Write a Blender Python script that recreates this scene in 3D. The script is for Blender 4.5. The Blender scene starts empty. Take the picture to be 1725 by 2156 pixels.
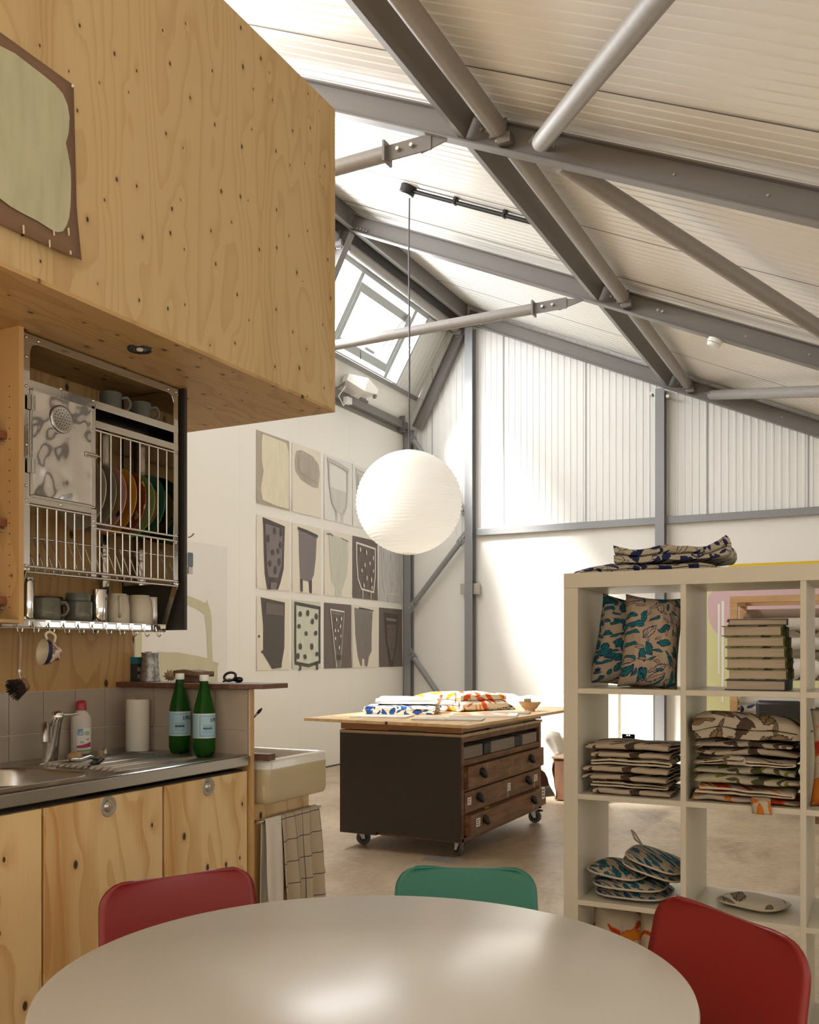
import bpy, math, random
from mathutils import Vector, Matrix, noise
random.seed(7)
S = bpy.context.scene
COL = S.collection
V = Vector
PI = math.pi
def R(d): return math.radians(d)

# ------------------------------------------------------------------ camera
F, HY, CX, CAMH, YAW = 1973.0, 1376.0, 862.5, 1.22, R(27.0)
cd = bpy.data.cameras.new('camera'); cam = bpy.data.objects.new('camera', cd); COL.objects.link(cam)
cd.sensor_fit = 'HORIZONTAL'; cd.sensor_width = 36.0; cd.lens = F/1725*36.0
cd.shift_y = (HY-1078.0)/1725.0
cd.clip_start = 0.05; cd.clip_end = 200
cam.location = (0, 0, CAMH); cam.rotation_euler = (PI/2, 0, YAW)
S.camera = cam
_r = V((math.cos(YAW), math.sin(YAW), 0)); _f = V((-math.sin(YAW), math.cos(YAW), 0)); _u = V((0, 0, 1))
def at(px, py, ax, val):
    """measured point of the photograph on the plane ax = val (surveying the room's real planes)"""
    d = _r*((px-CX)/F)+_u*((HY-py)/F)+_f
    i = 'xyz'.index(ax)
    return V((0, 0, CAMH))+d*((val-(CAMH if i == 2 else 0))/d[i])
def on_slope(px, py, x0, z0, s):
    d = _r*((px-CX)/F)+_u*((HY-py)/F)+_f
    return V((0, 0, CAMH))+d*((z0-s*x0-CAMH)/(d.z-s*d.x))

# ------------------------------------------------------------------ mesh helpers
ORG = {}
class MB:
    def __init__(s): s.v = []; s.f = []; s.m = []; s.g = []
    def add(s, vs, fs, m=0):
        n = len(s.v); s.g.append((n, len(s.f))); s.v += [V(p) for p in vs]
        s.f += [tuple(i+n for i in f) for f in fs]; s.m += [m]*len(fs); return s
    def box(s, x0, x1, y0, y1, z0, z1, m=0):
        return s.add([(x0,y0,z0),(x1,y0,z0),(x1,y1,z0),(x0,y1,z0),(x0,y0,z1),(x1,y0,z1),(x1,y1,z1),(x0,y1,z1)],
            [(0,3,2,1),(4,5,6,7),(0,1,5,4),(1,2,6,5),(2,3,7,6),(3,0,4,7)], m)
    def obox(s, c, a, b, d, m=0):
        c, a, b, d = V(c), V(a), V(b), V(d)
        return s.add([c-a-b-d, c+a-b-d, c+a+b-d, c-a+b-d, c-a-b+d, c+a-b+d, c+a+b+d, c-a+b+d],
            [(0,3,2,1),(4,5,6,7),(0,1,5,4),(1,2,6,5),(2,3,7,6),(3,0,4,7)], m)
    def bar(s, p, q, w, h, up=(0,0,1), m=0):
        p, q = V(p), V(q); t = (q-p).normalized(); sd = t.cross(V(up)).normalized(); u = sd.cross(t)
        return s.obox((p+q)/2, t*((q-p).length/2), sd*(w/2), u*(h/2), m)
    def cyl(s, p, q, r0, r1=None, n=16, m=0, caps=True):
        r1 = r0 if r1 is None else r1
        p, q = V(p), V(q); t = (q-p).normalized()
        a = t.cross(V((0,0,1)) if abs(t.z) < .9 else V((1,0,0))).normalized(); b = t.cross(a)
        vs = []
        for c, r in ((p, r0), (q, r1)):
            vs += [c+(a*math.cos(2*PI*i/n)+b*math.sin(2*PI*i/n))*r for i in range(n)]
        fs = [(i, (i+1) % n, n+(i+1) % n, n+i) for i in range(n)]
        if caps: fs += [tuple(range(n-1, -1, -1)), tuple(range(n, 2*n))]
        return s.add(vs, fs, m)
    def tube(s, pts, r, n=10, m=0, closed=False):
        pts = [V(p) for p in pts]; vs = []; k = len(pts); prev = None
        for i, p in enumerate(pts):
            a = pts[(i-1) % k] if (closed or i) else p; b = pts[(i+1) % k] if (closed or i < k-1) else p
            t = (b-a).normalized()
            if prev is None: x = t.cross(V((0,0,1)) if abs(t.z) < .9 else V((1,0,0))).normalized()
            else: x = (prev-t*prev.dot(t)).normalized()
            prev = x; y = t.cross(x); rr = r[i] if isinstance(r, (list, tuple)) else r
            vs += [p+(x*math.cos(2*PI*j/n)+y*math.sin(2*PI*j/n))*rr for j in range(n)]
        fs = []
        for i in range(k if closed else k-1):
            for j in range(n):
                a, b = i*n, ((i+1) % k)*n
                fs.append((a+j, a+(j+1) % n, b+(j+1) % n, b+j))
        if not closed: fs += [tuple(range(n-1, -1, -1)), tuple(range((k-1)*n, k*n))]
        return s.add(vs, fs, m)
    def lathe(s, prof, c=(0,0,0), n=28, m=0, axis='z', caps=True):
        c = V(c); vs = []; k = len(prof)
        for r, z in prof:
            for j in range(n):
                a = 2*PI*j/n; x, y = r*math.cos(a), r*math.sin(a)
                vs.append(c+(V((x, y, z)) if axis == 'z' else V((x, z, y)) if axis == 'y' else V((z, x, y))))
        fs = [(i*n+j, i*n+(j+1) % n, (i+1)*n+(j+1) % n, (i+1)*n+j) for i in range(k-1) for j in range(n)]
        if caps and prof[0][0] > 1e-6: fs.append(tuple(range(n-1, -1, -1)))
        if caps and prof[-1][0] > 1e-6: fs.append(tuple(range((k-1)*n, k*n)))
        return s.add(vs, fs, m)
    def prism(s, poly, vec, m=0):
        poly = [V(p) for p in poly]; n = len(poly); vec = V(vec)
        return s.add(poly+[p+vec for p in poly], [tuple(range(n-1, -1, -1)), tuple(range(n, 2*n))]+[(i, (i+1) % n, n+(i+1) % n, n+i) for i in range(n)], m)
    def grid(s, fn, nu, nv, m=0):
        vs = [fn(i/nu, j/nv) for j in range(nv+1) for i in range(nu+1)]
        return s.add(vs, [(j*(nu+1)+i, j*(nu+1)+i+1, (j+1)*(nu+1)+i+1, (j+1)*(nu+1)+i) for j in range(nv) for i in range(nu)], m)
    def sph(s, c, r, n=16, m=0, sc=(1,1,1)):
        c = V(c); k = n//2; vs = []
        for i in range(k+1):
            t = PI*i/k
            for j in range(n):
                a = 2*PI*j/n
                vs.append(c+V((r*sc[0]*math.sin(t)*math.cos(a), r*sc[1]*math.sin(t)*math.sin(a), r*sc[2]*math.cos(t))))
        return s.add(vs, [(i*n+j, (i+1)*n+j, (i+1)*n+(j+1) % n, i*n+(j+1) % n) for i in range(k) for j in range(n)], m)
    def jit(s, amp, sc, seed=0):
        for i, p in enumerate(s.v):
            q = p*sc+V((seed*3.1, seed*1.7, seed))
            s.v[i] = p+noise.noise_vector(q)*amp
        return s
    def xf(s, mat):
        s.v = [mat @ p for p in s.v]; return s
    def build(s, name, mats, parent=None, origin=None, smooth=None, bevel=0, sub=0, solid=0, hinge=None):
        if not isinstance(mats, (list, tuple)): mats = [mats]
        if name in ('bolt', 'rivet', 'bracket') and len(s.g) > 1 and parent is not None:   # every bolt is a piece of its own
            ends = s.g[1:]+[(len(s.v), len(s.f))]
            for (v0, f0), (v1, f1) in zip(s.g, ends):
                q = MB(); q.add(s.v[v0:v1], [tuple(i-v0 for i in f) for f in s.f[f0:f1]]); q.build(name, mats, parent, None, smooth, bevel)
            return None
        if parent is not None: O = ORG[parent]
        elif origin is not None: O = V(origin)
        else:
            lo = [min(p[i] for p in s.v) for i in range(3)]; hi = [max(p[i] for p in s.v) for i in range(3)]
            O = V(((lo[0]+hi[0])/2, (lo[1]+hi[1])/2, lo[2]))
        me = bpy.data.meshes.new(name)
        me.from_pydata([tuple(p-O) for p in s.v], [], s.f)
        for m in mats: me.materials.append(m)
        me.polygons.foreach_set('material_index', s.m)
        me.validate(); me.update()
        import bmesh
        bm = bmesh.new(); bm.from_mesh(me)
        bmesh.ops.remove_doubles(bm, verts=bm.verts, dist=1e-6)
        bmesh.ops.recalc_face_normals(bm, faces=bm.faces); bm.to_mesh(me); bm.free()
        if smooth is not None:
            me.polygons.foreach_set('use_smooth', [True]*len(me.polygons))
            if smooth < 180: me.set_sharp_from_angle(angle=R(smooth))
        o = bpy.data.objects.new(name, me); COL.objects.link(o)
        if parent is not None: o.parent = parent
        else: o.location = O
        ORG[o] = O
        if solid:
            md = o.modifiers.new('solid', 'SOLIDIFY'); md.thickness = solid; md.offset = 0
        if bevel:
            md = o.modifiers.new('bevel', 'BEVEL'); md.width = bevel; md.segments = 2; md.limit_method = 'ANGLE'; md.angle_limit = R(40)
        if sub:
            md = o.modifiers.new('sub', 'SUBSURF'); md.levels = sub; md.render_levels = sub
        return o
def smoothp(pts, k=5):
    """Catmull-Rom through the points"""
    p = [V(q) for q in pts]; p = [p[0]*2-p[1]]+p+[p[-1]*2-p[-2]]; out = []
    for i in range(1, len(p)-2):
        a, b, c, d = p[i-1], p[i], p[i+1], p[i+2]
        for j in range(k):
            t = j/k; out.append(.5*((2*b)+(c-a)*t+(2*a-5*b+4*c-d)*t*t+(3*b-a-3*c+d)*t*t*t))
    return out+[p[-2]]
def tag(o, label, cat, group=None):
    o['label'] = label; o['category'] = cat
    if group: o['group'] = group
    return o
def struct(o):
    o['kind'] = 'structure'; return o
def thing(name, label, cat, loc=(0,0,0), rot=None, group=None):
    """an Empty at the base; rot given = parts are built in local coordinates"""
    o = bpy.data.objects.new(name, None); COL.objects.link(o); o.empty_display_size = .05
    o.location = loc
    if rot is None: ORG[o] = V(loc)
    else:
        o.rotation_euler = rot if isinstance(rot, (tuple, list)) else (0, 0, rot); ORG[o] = V((0,0,0))
    return tag(o, label, cat, group)
def dup(root, loc, rot, label, group=None):
    def cp(o, par):
        c = o.copy(); COL.objects.link(c)
        if par is not None: c.parent = par
        for ch in KIDS.get(o, list(o.children)): cp(ch, c)
        return c
    c = cp(root, None); c.location = loc
    c.rotation_euler = rot if isinstance(rot, (tuple, list)) else (0, 0, rot)
    c['label'] = label
    if group: c['group'] = group
    return c
KIDS = {}

# ------------------------------------------------------------------ materials
class N:
    """tiny node builder"""
    def __init__(s, name):
        s.mat = bpy.data.materials.new(name); s.mat.use_nodes = True
        s.t = s.mat.node_tree; s.n = s.t.nodes; s.b = s.n['Principled BSDF']
    def set(s, inp, v):
        if isinstance(v, bpy.types.NodeSocket): s.t.links.new(v, inp)
        elif v is not None:
            if inp.type == 'RGBA' and len(v) == 3: v = (*v, 1)
            inp.default_value = v
    def node(s, typ, ins=None, out=0, **kw):
        nd = s.n.new(typ)
        for k, v in kw.items(): setattr(nd, k, v)
        for k, v in (ins or {}).items(): s.set(nd.inputs[k], v)
        return nd if out is None else nd.outputs[out]
    def math(s, op, a, b=None, c=None):
        return s.node('ShaderNodeMath', {0: a, 1: b, 2: c}, operation=op)
    def obj(s): return s.node('ShaderNodeTexCoord', out='Object')
    def map(s, vec, sc=(1,1,1), loc=(0,0,0), rot=(0,0,0)):
        return s.node('ShaderNodeMapping', {'Vector': vec, 'Scale': sc, 'Location': loc, 'Rotation': rot})
    def noise(s, vec, scale, detail=3, rough=.5, dist=0, dim='3D'):
        return s.node('ShaderNodeTexNoise', {'Vector': vec, 'Scale': scale, 'Detail': detail, 'Roughness': rough, 'Distortion': dist}, noise_dimensions=dim)
    def mix(s, f, a, b, bt='MIX'):
        nd = s.node('ShaderNodeMix', None, None, data_type='RGBA', blend_type=bt)
        s.set(nd.inputs[0], f); s.set(nd.inputs[6], a); s.set(nd.inputs[7], b); return nd.outputs[2]
    def ramp(s, f, stops):
        nd = s.node('ShaderNodeValToRGB', {0: f}, None); e = nd.color_ramp.elements
        while len(e) < len(stops): e.new(.5)
        for i, (p, c) in enumerate(stops):
            e[i].position = p; e[i].color = (*c, 1) if not isinstance(c, (int, float)) else (c, c, c, 1)
        return nd.outputs[0]
    def step(s, x, lo, hi):   # smooth 0..1
        return s.node('ShaderNodeMapRange', {0: x, 1: lo, 2: hi, 3: 0.0, 4: 1.0}, interpolation_type='SMOOTHSTEP')
    def sep(s, v): return s.node('ShaderNodeSeparateXYZ', {0: v}, None).outputs
    def comb(s, x, y, z=0.0): return s.node('ShaderNodeCombineXYZ', {0: x, 1: y, 2: z})
    def bump(s, h, strength=.3, dist=.01):
        s.set(s.b.inputs['Normal'], s.node('ShaderNodeBump', {'Height': h, 'Strength': strength, 'Distance': dist}))
    def pr(s, base=None, rough=None, metal=None, **kw):
        if base is not None: s.set(s.b.inputs['Base Color'], base)
        if rough is not None: s.set(s.b.inputs['Roughness'], rough)
        if metal is not None: s.set(s.b.inputs['Metallic'], metal)
        for k, v in kw.items(): s.set(s.b.inputs[k], v)
        return s.mat
def C(h):
    """sRGB hex -> linear"""
    c = [int(h[i:i+2], 16)/255 for i in (0, 2, 4)]
    return tuple(x/12.92 if x <= .04045 else ((x+.055)/1.055)**2.4 for x in c)
_plain = {}
def plain(name, col, rough=.5, metal=0., var=.06, sc=12, spec=.5):
    """paint / plastic: one colour with a faint procedural variation"""
    if name in _plain: return _plain[name]
    n = N(name); o = n.obj()
    f = n.noise(o, sc, 3)
    c = n.mix(f, tuple(x*(1-var) for x in col), tuple(min(1, x*(1+var)) for x in col))
    _plain[name] = n.pr(c, rough, metal, **{'Specular IOR Level': spec}); return _plain[name]
def plywood(name, a='Y', b='Z', lo=(.42,.255,.10), hi=(.60,.415,.205), knots=5.5, ksize=.008, fig=9.0, seed=0., kd=(.055,.03,.015), con=.38, streak=.4, halo_amt=.9):
    n = N(name); s_ = n.sep(n.obj()); ix = {'X': 0, 'Y': 1, 'Z': 2}
    A, B = n.math('ADD', s_[ix[a]], seed), n.math('ADD', s_[ix[b]], seed*1.7)
    v2 = n.comb(A, n.math('MULTIPLY', B, .62))
    vor = n.node('ShaderNodeTexVoronoi', {'Vector': v2, 'Scale': knots, 'Randomness': .85}, None, voronoi_dimensions='2D')
    kdist = n.math('DIVIDE', vor.outputs['Distance'], knots)
    rnd = n.sep(vor.outputs['Color'])
    big = n.noise(n.comb(n.math('MULTIPLY', A, 2.6), n.math('MULTIPLY', B, .42)), 1.0, 2, .45, .25, '2D')
    halo = n.math('POWER', 2.718, n.math('MULTIPLY', kdist, -40.0))
    field = n.math('ADD', n.math('MULTIPLY', big, fig), n.math('MULTIPLY', halo, halo_amt))
    field = n.math('ADD', field, n.math('MULTIPLY', n.noise(n.comb(n.math('MULTIPLY', A, 18.), n.math('MULTIPLY', B, 2.)), 1., 2, .5, 0, '2D'), .35))
    fr = n.math('FRACT', field)
    line = n.math('MULTIPLY', n.step(fr, .45, .93), n.step(fr, 1.0, .94))
    fine = n.noise(n.comb(n.math('MULTIPLY', A, 160.), n.math('MULTIPLY', B, 5.)), 1., 2, .5, 0, '2D')
    band = n.noise(n.comb(n.math('MULTIPLY', A, 3.2), n.math('MULTIPLY', B, .5)), 1., 2, .5, 0, '2D')
    f = n.math('ADD', n.math('MULTIPLY', line, con), n.math('MULTIPLY', n.math('SUBTRACT', fine, .5), .35))
    f = n.math('ADD', f, n.math('MULTIPLY', n.step(band, .52, .74), streak))
    col = n.mix(f, hi, lo)
    kr = n.math('MULTIPLY', n.math('ADD', n.math('MULTIPLY', rnd[0], .8), .45), ksize)
    kk = n.step(kdist, kr, n.math('MULTIPLY', kr, .55))
    ring = n.step(kdist, n.math('MULTIPLY', kr, 2.6), kr)
    col = n.mix(n.math('MULTIPLY', ring, .22), col, tuple(x*.75 for x in lo))
    col = n.mix(kk, col, kd)
    return n.pr(col, .48, 0, **{'Specular IOR Level': .35})
def timber(name, lo, hi, axis='Y', rough=.5, sc=30):
    n = N(name); o = n.obj()
    k = {'X': (.12, 1, 1), 'Y': (1, .12, 1), 'Z': (1, 1, .12)}[axis]
    f = n.noise(n.map(o, k), sc, 4, .55, .6)
    g = n.noise(n.map(o, k), sc*5, 2)
    f = n.math('ADD', n.math('MULTIPLY', f, .8), n.math('MULTIPLY', g, .25))
    c = n.ramp(f, [(.3, lo), (.7, hi)])
    n.bump(f, .15, .004)
    return n.pr(c, rough, 0)
def leaf_fabric(name, base, cols, line, scale=9., L=.42, Wd=.15, dens=.8, rough=.9, k=(1, 1, .35, 1), vein=True, two=True):
    """printed cloth: scattered leaves with drawn outlines"""
    n = N(name); s_ = n.sep(n.obj())
    X = n.math('ADD', n.math('MULTIPLY', s_[0], k[0]), n.math('MULTIPLY', s_[1], k[1]))
    Y = n.math('ADD', n.math('MULTIPLY', s_[1], k[2]), n.math('MULTIPLY', s_[2], k[3]))
    wob = n.noise(n.comb(X, Y), scale*1.6, 2, .5, 0, '2D')
    Xs, Ys = X, Y
    col = n.mix(n.noise(n.obj(), 220, 2), tuple(x*.9 for x in base), base)
    for layer in range(2 if two else 1):
        sc = scale*(1.0 if layer == 0 else 1.75)
        v = n.comb(n.math('ADD', Xs, 3.7*layer), n.math('ADD', Ys, n.math('MULTIPLY', wob, .25/scale)))
        vo = n.node('ShaderNodeTexVoronoi', {'Vector': v, 'Scale': sc, 'Randomness': .9}, None, voronoi_dimensions='2D')
        loc = n.node('ShaderNodeVectorMath', {0: v, 1: vo.outputs['Position']}, operation='SUBTRACT')
        rnd = n.sep(vo.outputs['Color'])
        rot = n.node('ShaderNodeVectorRotate', {'Vector': loc, 'Angle': n.math('MULTIPLY', rnd[0], 6.28)}, rotation_type='Z_AXIS')
        q = n.sep(rot); u = n.math('MULTIPLY', q[0], sc); w = n.math('ABSOLUTE', n.math('MULTIPLY', q[1], sc))
        lw = (Wd if layer == 0 else Wd*.7)
        uu = n.math('DIVIDE', u, L); prof = n.math('MULTIPLY', n.math('SUBTRACT', 1.0, n.math('MULTIPLY', uu, uu)), lw)
        ser = n.math('MULTIPLY', n.math('SINE', n.math('MULTIPLY', u, 70. if layer else 45.)), .018)
        d = n.math('SUBTRACT', w, n.math('ADD', prof, ser))
        pres = n.math('LESS_THAN', rnd[1], dens if layer == 0 else dens*.8)
        ins = n.math('MULTIPLY', n.step(d, .01, -.01), pres)
        c = cols[layer % len(cols)]
        c2 = cols[(layer+1) % len(cols)]
        col = n.mix(ins, col, n.mix(n.math('GREATER_THAN', rnd[2], .5), c, c2))
        if line is not None:
            ol = n.math('MULTIPLY', n.step(n.math('ABSOLUTE', d), .035, .018), pres)
            if vein:
                sv = n.step(n.math('ABSOLUTE', n.math('SINE', n.math('MULTIPLY', n.math('SUBTRACT', u, w), 30.))), .22, .1)
                mid = n.math('MAXIMUM', n.step(w, .022, .01), n.math('MULTIPLY', sv, .6))
                mid = n.math('MULTIPLY', mid, ins)
                ol = n.math('MAXIMUM', ol, mid)
            col = n.mix(ol, col, line)
    n.bump(n.noise(n.obj(), 500, 2), .15, .001)
    return n.pr(col, rough, 0, **{'Specular IOR Level': .15})
def clear_glass(name, tint=(1,1,1), gl=.08):
    n = N(name); n.n.remove(n.b)
    t = n.node('ShaderNodeBsdfTransparent', {'Color': tint}); g = n.node('ShaderNodeBsdfGlossy', {'Roughness': .02})
    m = n.node('ShaderNodeMixShader', {0: gl, 1: t, 2: g})
    n.t.links.new(m, n.n['Material Output'].inputs['Surface']); return n.mat
# light settings
WORLD, SUN, SUNA, SUN_DIR, SKYL, EXPO = 2.3, 34.0, 14.0, (.50, .80, -1.0), 520.0, -.20
FILL = []

# ------------------------------------------------------------------ shared materials
M_white = plain('white_wall', (.84,.83,.79), .55, var=.02)
M_panel = plain('panel_white', (.83,.83,.81), .38, var=.015)
M_roof = plain('roof_lining', (.87,.86,.825), .32, var=.015)
M_steel = plain('grey_paint', (.19,.175,.165), .42, .0, var=.06, sc=8)
M_tube = plain('galvanised', (.29,.27,.25), .48, .08, var=.12, sc=25)
M_frame = plain('window_frame_grey', (.42,.45,.45), .4, var=.02)
M_flash = plain('flashing', (.22,.215,.215), .4, .1, var=.03)
M_dark = plain('black_plastic', (.015,.014,.013), .4, var=.1)
M_zinc = plain('zinc_bolt', (.55,.53,.48), .35, .8)
def stainless(name, col=(.66,.645,.62), rough=.07, warp=0.):
    n = N(name); o = n.obj()
    if warp: n.bump(n.noise(o, 10, 1.0, .4, .2), warp, .02)
    else: n.bump(n.noise(o, 90, 2), .04, .002)
    return n.pr(col, rough, 1.0)
M_inox = stainless('stainless', warp=0)
M_inoxw = stainless('beaten_steel', (.80,.79,.78), .075, .5)
M_chrome = stainless('chrome', (.72,.71,.69), .09)
M_brushed = stainless('brushed_steel', (.50,.48,.45), .28)
M_glass = clear_glass('window_glass')
n = N('concrete_floor'); o_ = n.obj()
big = n.noise(o_, .9, 6, .62, .5); sm = n.noise(o_, 26, 6, .65); stn = n.noise(n.map(o_, (1, .55, 1)), 2.6, 7, .7, 1.2)
f_ = n.math('ADD', n.math('MULTIPLY', big, .5), n.math('ADD', n.math('MULTIPLY', sm, .3), n.math('MULTIPLY', stn, .45)))
cc = n.ramp(f_, [(.45, (.19,.135,.085)), (.58, (.38,.292,.197)), (.72, (.52,.42,.30))])
n.bump(sm, .12, .004); M_floor = n.pr(cc, .42, 0)

# ------------------------------------------------------------------ room shell
XL, YG = -5.354, 10.436
def roofz(x): return 5.15+.225-.458*(x+4.414)
def raftz(x): return 5.15-.458*(x+4.414)
struct(MB().box(-5.6, 3.4, -3.2, 10.7, -.2, 0).build('floor', M_floor))
n = N('smooth_wall'); s_ = n.sep(n.obj())
seam = n.step(n.math('ABSOLUTE', n.math('SUBTRACT', n.math('FRACT', n.math('ADD', s_[1], .17)), .5)), .004, .0015)
n.bump(n.math('MULTIPLY', seam, -1.), .3, .003)
M_wallL = n.pr(n.mix(n.math('MULTIPLY', seam, .12), (.81,.795,.75), (.5,.49,.46)), .5, 0)
struct(MB().box(XL-.15, XL, -3.2, 10.6, 0, 4.075).build('wall_left', M_wallL))
struct(MB().box(XL, XL+.012, 4.2, 10.42, 0, .012).build('baseboard_left', M_dark))
struct(MB().box(-5.5, 3.4, YG, YG+.15, 0, 2.66).build('wall_back', M_white))
# ribbed lining above the rail of the gable
def rib(t, pitch, dep):
    """offset of a fine ribbed sheet at running length t"""
    u = (t/pitch) % 1.0
    return 0 if u < .62 else dep*min(1, (u-.62)/.08) if u < .8 else dep*max(0, 1-(u-.92)/.08) if u > .92 else dep
mb = MB(); xs = []; x = -5.5
pitch = .0755
while x < 3.3:
    for u in (0, .62, .70, .92, 1.0): xs.append((x+u*pitch, 0 if u in (0, .62, 1.0) else .005))
    x += pitch
k0 = len(xs)
vs = [(a, YG-d, 2.66) for a, d in xs]+[(a, YG-d, roofz(a)+.06 if a > -4.62 else 4.0+(a+5.4)*1.9) for a, d in xs]
mb.add(vs, [(i, i+1, k0+i+1, k0+i) for i in range(k0-1)])
struct(mb.build('wall_back', M_panel, solid=.0))
mb = MB()
for x in (-4.06, -3.06, -1.72, -.72, -5.0): mb.box(x-.004, x+.004, YG-.0085, YG-.001, 2.72, roofz(x)-.02)
struct(mb.build('trim_1', plain('joint_line', (.35,.36,.38), .6)))
# roof lining : ribs run down the slope, joints every metre
mb = MB(); ys = []; y = -3.2; pitch = .0885
while y < 10.6:
    for u in (0, .60, .68, .92, 1.0): ys.append((y+u*pitch, 0 if u in (0, .6, 1.0) else .0045))
    y += pitch
k0 = len(ys); X0, X1 = -4.75, 3.3
vs = [(X0, a, roofz(X0)+d) for a, d in ys]+[(X1, a, roofz(X1)+d) for a, d in ys]
mb.add(vs, [(i, i+1, k0+i+1, k0+i) for i in range(k0-1)])
struct(mb.build('ceiling', M_roof))
mb = MB()
for y in (1.46, 2.44, 3.43, 4.41, 5.40, 6.42, 7.42, 8.45, 9.5):
    a, b = -4.7, 3.2
    mb.add([(a, y-.006, roofz(a)-.001), (b, y-.006, roofz(b)-.001), (b, y+.006, roofz(b)-.001), (a, y+.006, roofz(a)-.001)], [(0,1,2,3)])
struct(mb.build('trim_2', plain('joint_dark', (.12,.10,.09), .6)))
# far right and behind the camera: unseen walls, their big openings made up to let fill light in
struct(MB().box(3.3, 3.45, -3.2, 10.6, 0, .9).build('wall_right', M_white))
struct(MB().box(-5.5, 3.4, -3.3, -3.2, 0, 2.0).build('wall_front', M_white))

# sloped north-light side
SL = 1.72
def slx(z): return XL+(z-4.07)/SL           # inner face of the steep slope
def slope_poly(y0, y1, z0, z1, off=0.0, th=.05):
    nx, nz = -SL/math.hypot(1, SL), 1/math.hypot(1, SL)
    p = [(slx(z0)+nx*off, y0, z0+nz*off), (slx(z0)+nx*off, y1, z0+nz*off), (slx(z1)+nx*off, y1, z1+nz*off), (slx(z1)+nx*off, y0, z1+nz*off)]
    return p, (nx*th, 0, nz*th)
ZS0, ZS1, YS1 = 4.40, 5.12, 9.78
def sl(mb, y0, y1, z0, z1, off=0., th=.05, m=0):
    p, v = slope_poly(y0, y1, z0, z1, off, th); mb.prism(p, v, m); return mb
mb = MB(); sl(mb, -3.2, 10.6, 4.05, ZS0-.01); struct(mb.build('wall_left', M_white))
mb = MB(); sl(mb, -3.2, 10.6, ZS1+.015, 5.6); struct(mb.build('wall_left', M_flash))
# ribbed strip between skylight and gable
mb = MB(); t = YS1
while t < 10.5:
    sl(mb, t, t+.05, ZS0-.02, ZS1+.03, .03, .03); sl(mb, t+.05, t+.08, ZS0-.02, ZS1+.03, .04, .02); t += .08
struct(mb.build('wall_left', M_panel))
mb = MB(); sl(mb, YS1, YS1+.03, ZS0, ZS1, -.0, .04); struct(mb.build('trim_3', M_frame))
# skylight: frame, bars, hinged sash, stays, panes (one object per pane)
wr = bpy.data.objects.new('window_1', None); COL.objects.link(wr); wr.location = (slx(ZS0), YS1, ZS0); ORG[wr] = V(wr.location); struct(wr)
mb = MB()
sl(mb, -1.0, YS1, ZS0-.005, ZS0+.006, -.01, .07); sl(mb, -1.0, YS1, ZS1-.02, ZS1+.03, -.012, .07)
mb.build('frame', M_frame, wr)
bars = [9.50, 8.30, 7.10, 5.90, 4.70, 3.50, 2.30, 1.10, -.1]
for y in bars:
    mb = MB(); sl(mb, y-.03, y+.03, ZS0, ZS1, 0, .06); mb.build('glazing_bar', M_frame, wr)
sash = MB(); zA, zB, yA, yB = ZS0+.05, ZS1-.09, 8.345, 9.455
sl(sash, yA, yB, zA, zA+.075, 0, .05); sl(sash, yA, yB, zB-.075, zB, 0, .05)
sl(sash, yA, yA+.05, zA+.075, zB-.075, 0, .05); sl(sash, yB-.05, yB, zA+.075, zB-.075, 0, .05)
so = sash.build('sash', M_frame, wr)
st = MB()
for zz, y in ((.40, 9.30), (.40, 9.18)):
    z0 = ZS0+.25; a = V((slx(z0)+.0, y, z0)); b = V((slx(z0+zz)+.02, 9.36, z0+zz)); st.cyl(a, b, .006)
st.build('stay', M_steel, so)
hd = MB(); sl(hd, 8.86, 9.06, zA+.09, zA+.115, -.02, .02); hd.build('latch', M_frame, so)
cd_ = MB(); z0 = zA+.05; cd_.tube([(slx(z0)+.02, 8.8, z0+.03), (slx(z0)+.03, 8.79, z0-.03), (slx(z0)+.02, 8.81, z0-.09)], .005); cd_.build('pull_cord', M_dark, so)
yy = [YS1]+bars+[-1.0]
for a, b in zip(yy[1:], yy[:-1]):
    mb = MB(); sl(mb, a, b, ZS0, ZS1, .03, .006); mb.build('pane', M_glass, wr)

# ------------------------------------------------------------------ steel frame
def ibeam(mb, p, q, w, h, tf=.010, tw=.008, up=(0,0,1)):
    p, q = V(p), V(q); t = (q-p).normalized(); sd = t.cross(V(up)).normalized(); u = sd.cross(t)
    for s in (-1, 1): mb.bar(p+u*s*(h/2-tf/2), q+u*s*(h/2-tf/2), w, tf, up)
    mb.bar(p, q, tw, h-2*tf, up)
    return mb
def bolts(mb, c, d, ax, n=3, sp=.05, r=.011, nrm=(0,-1,0)):
    c = V(c); ax = V(ax).normalized(); nrm = V(nrm)
    for i in range(n):
        p = c+ax*sp*(i-(n-1)/2); mb.cyl(p, p+nrm*.014, r, n=6)
RA = math.atan(.458); RD = V((math.cos(RA), 0, -math.sin(RA))); RN = V((math.sin(RA), 0, math.cos(RA)))
FR = {10.36: ('against the ribbed gable wall', .075), 7.6: ('behind the paper lantern', .085), 4.87: ('nearest the plywood box', .085)}
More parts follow.
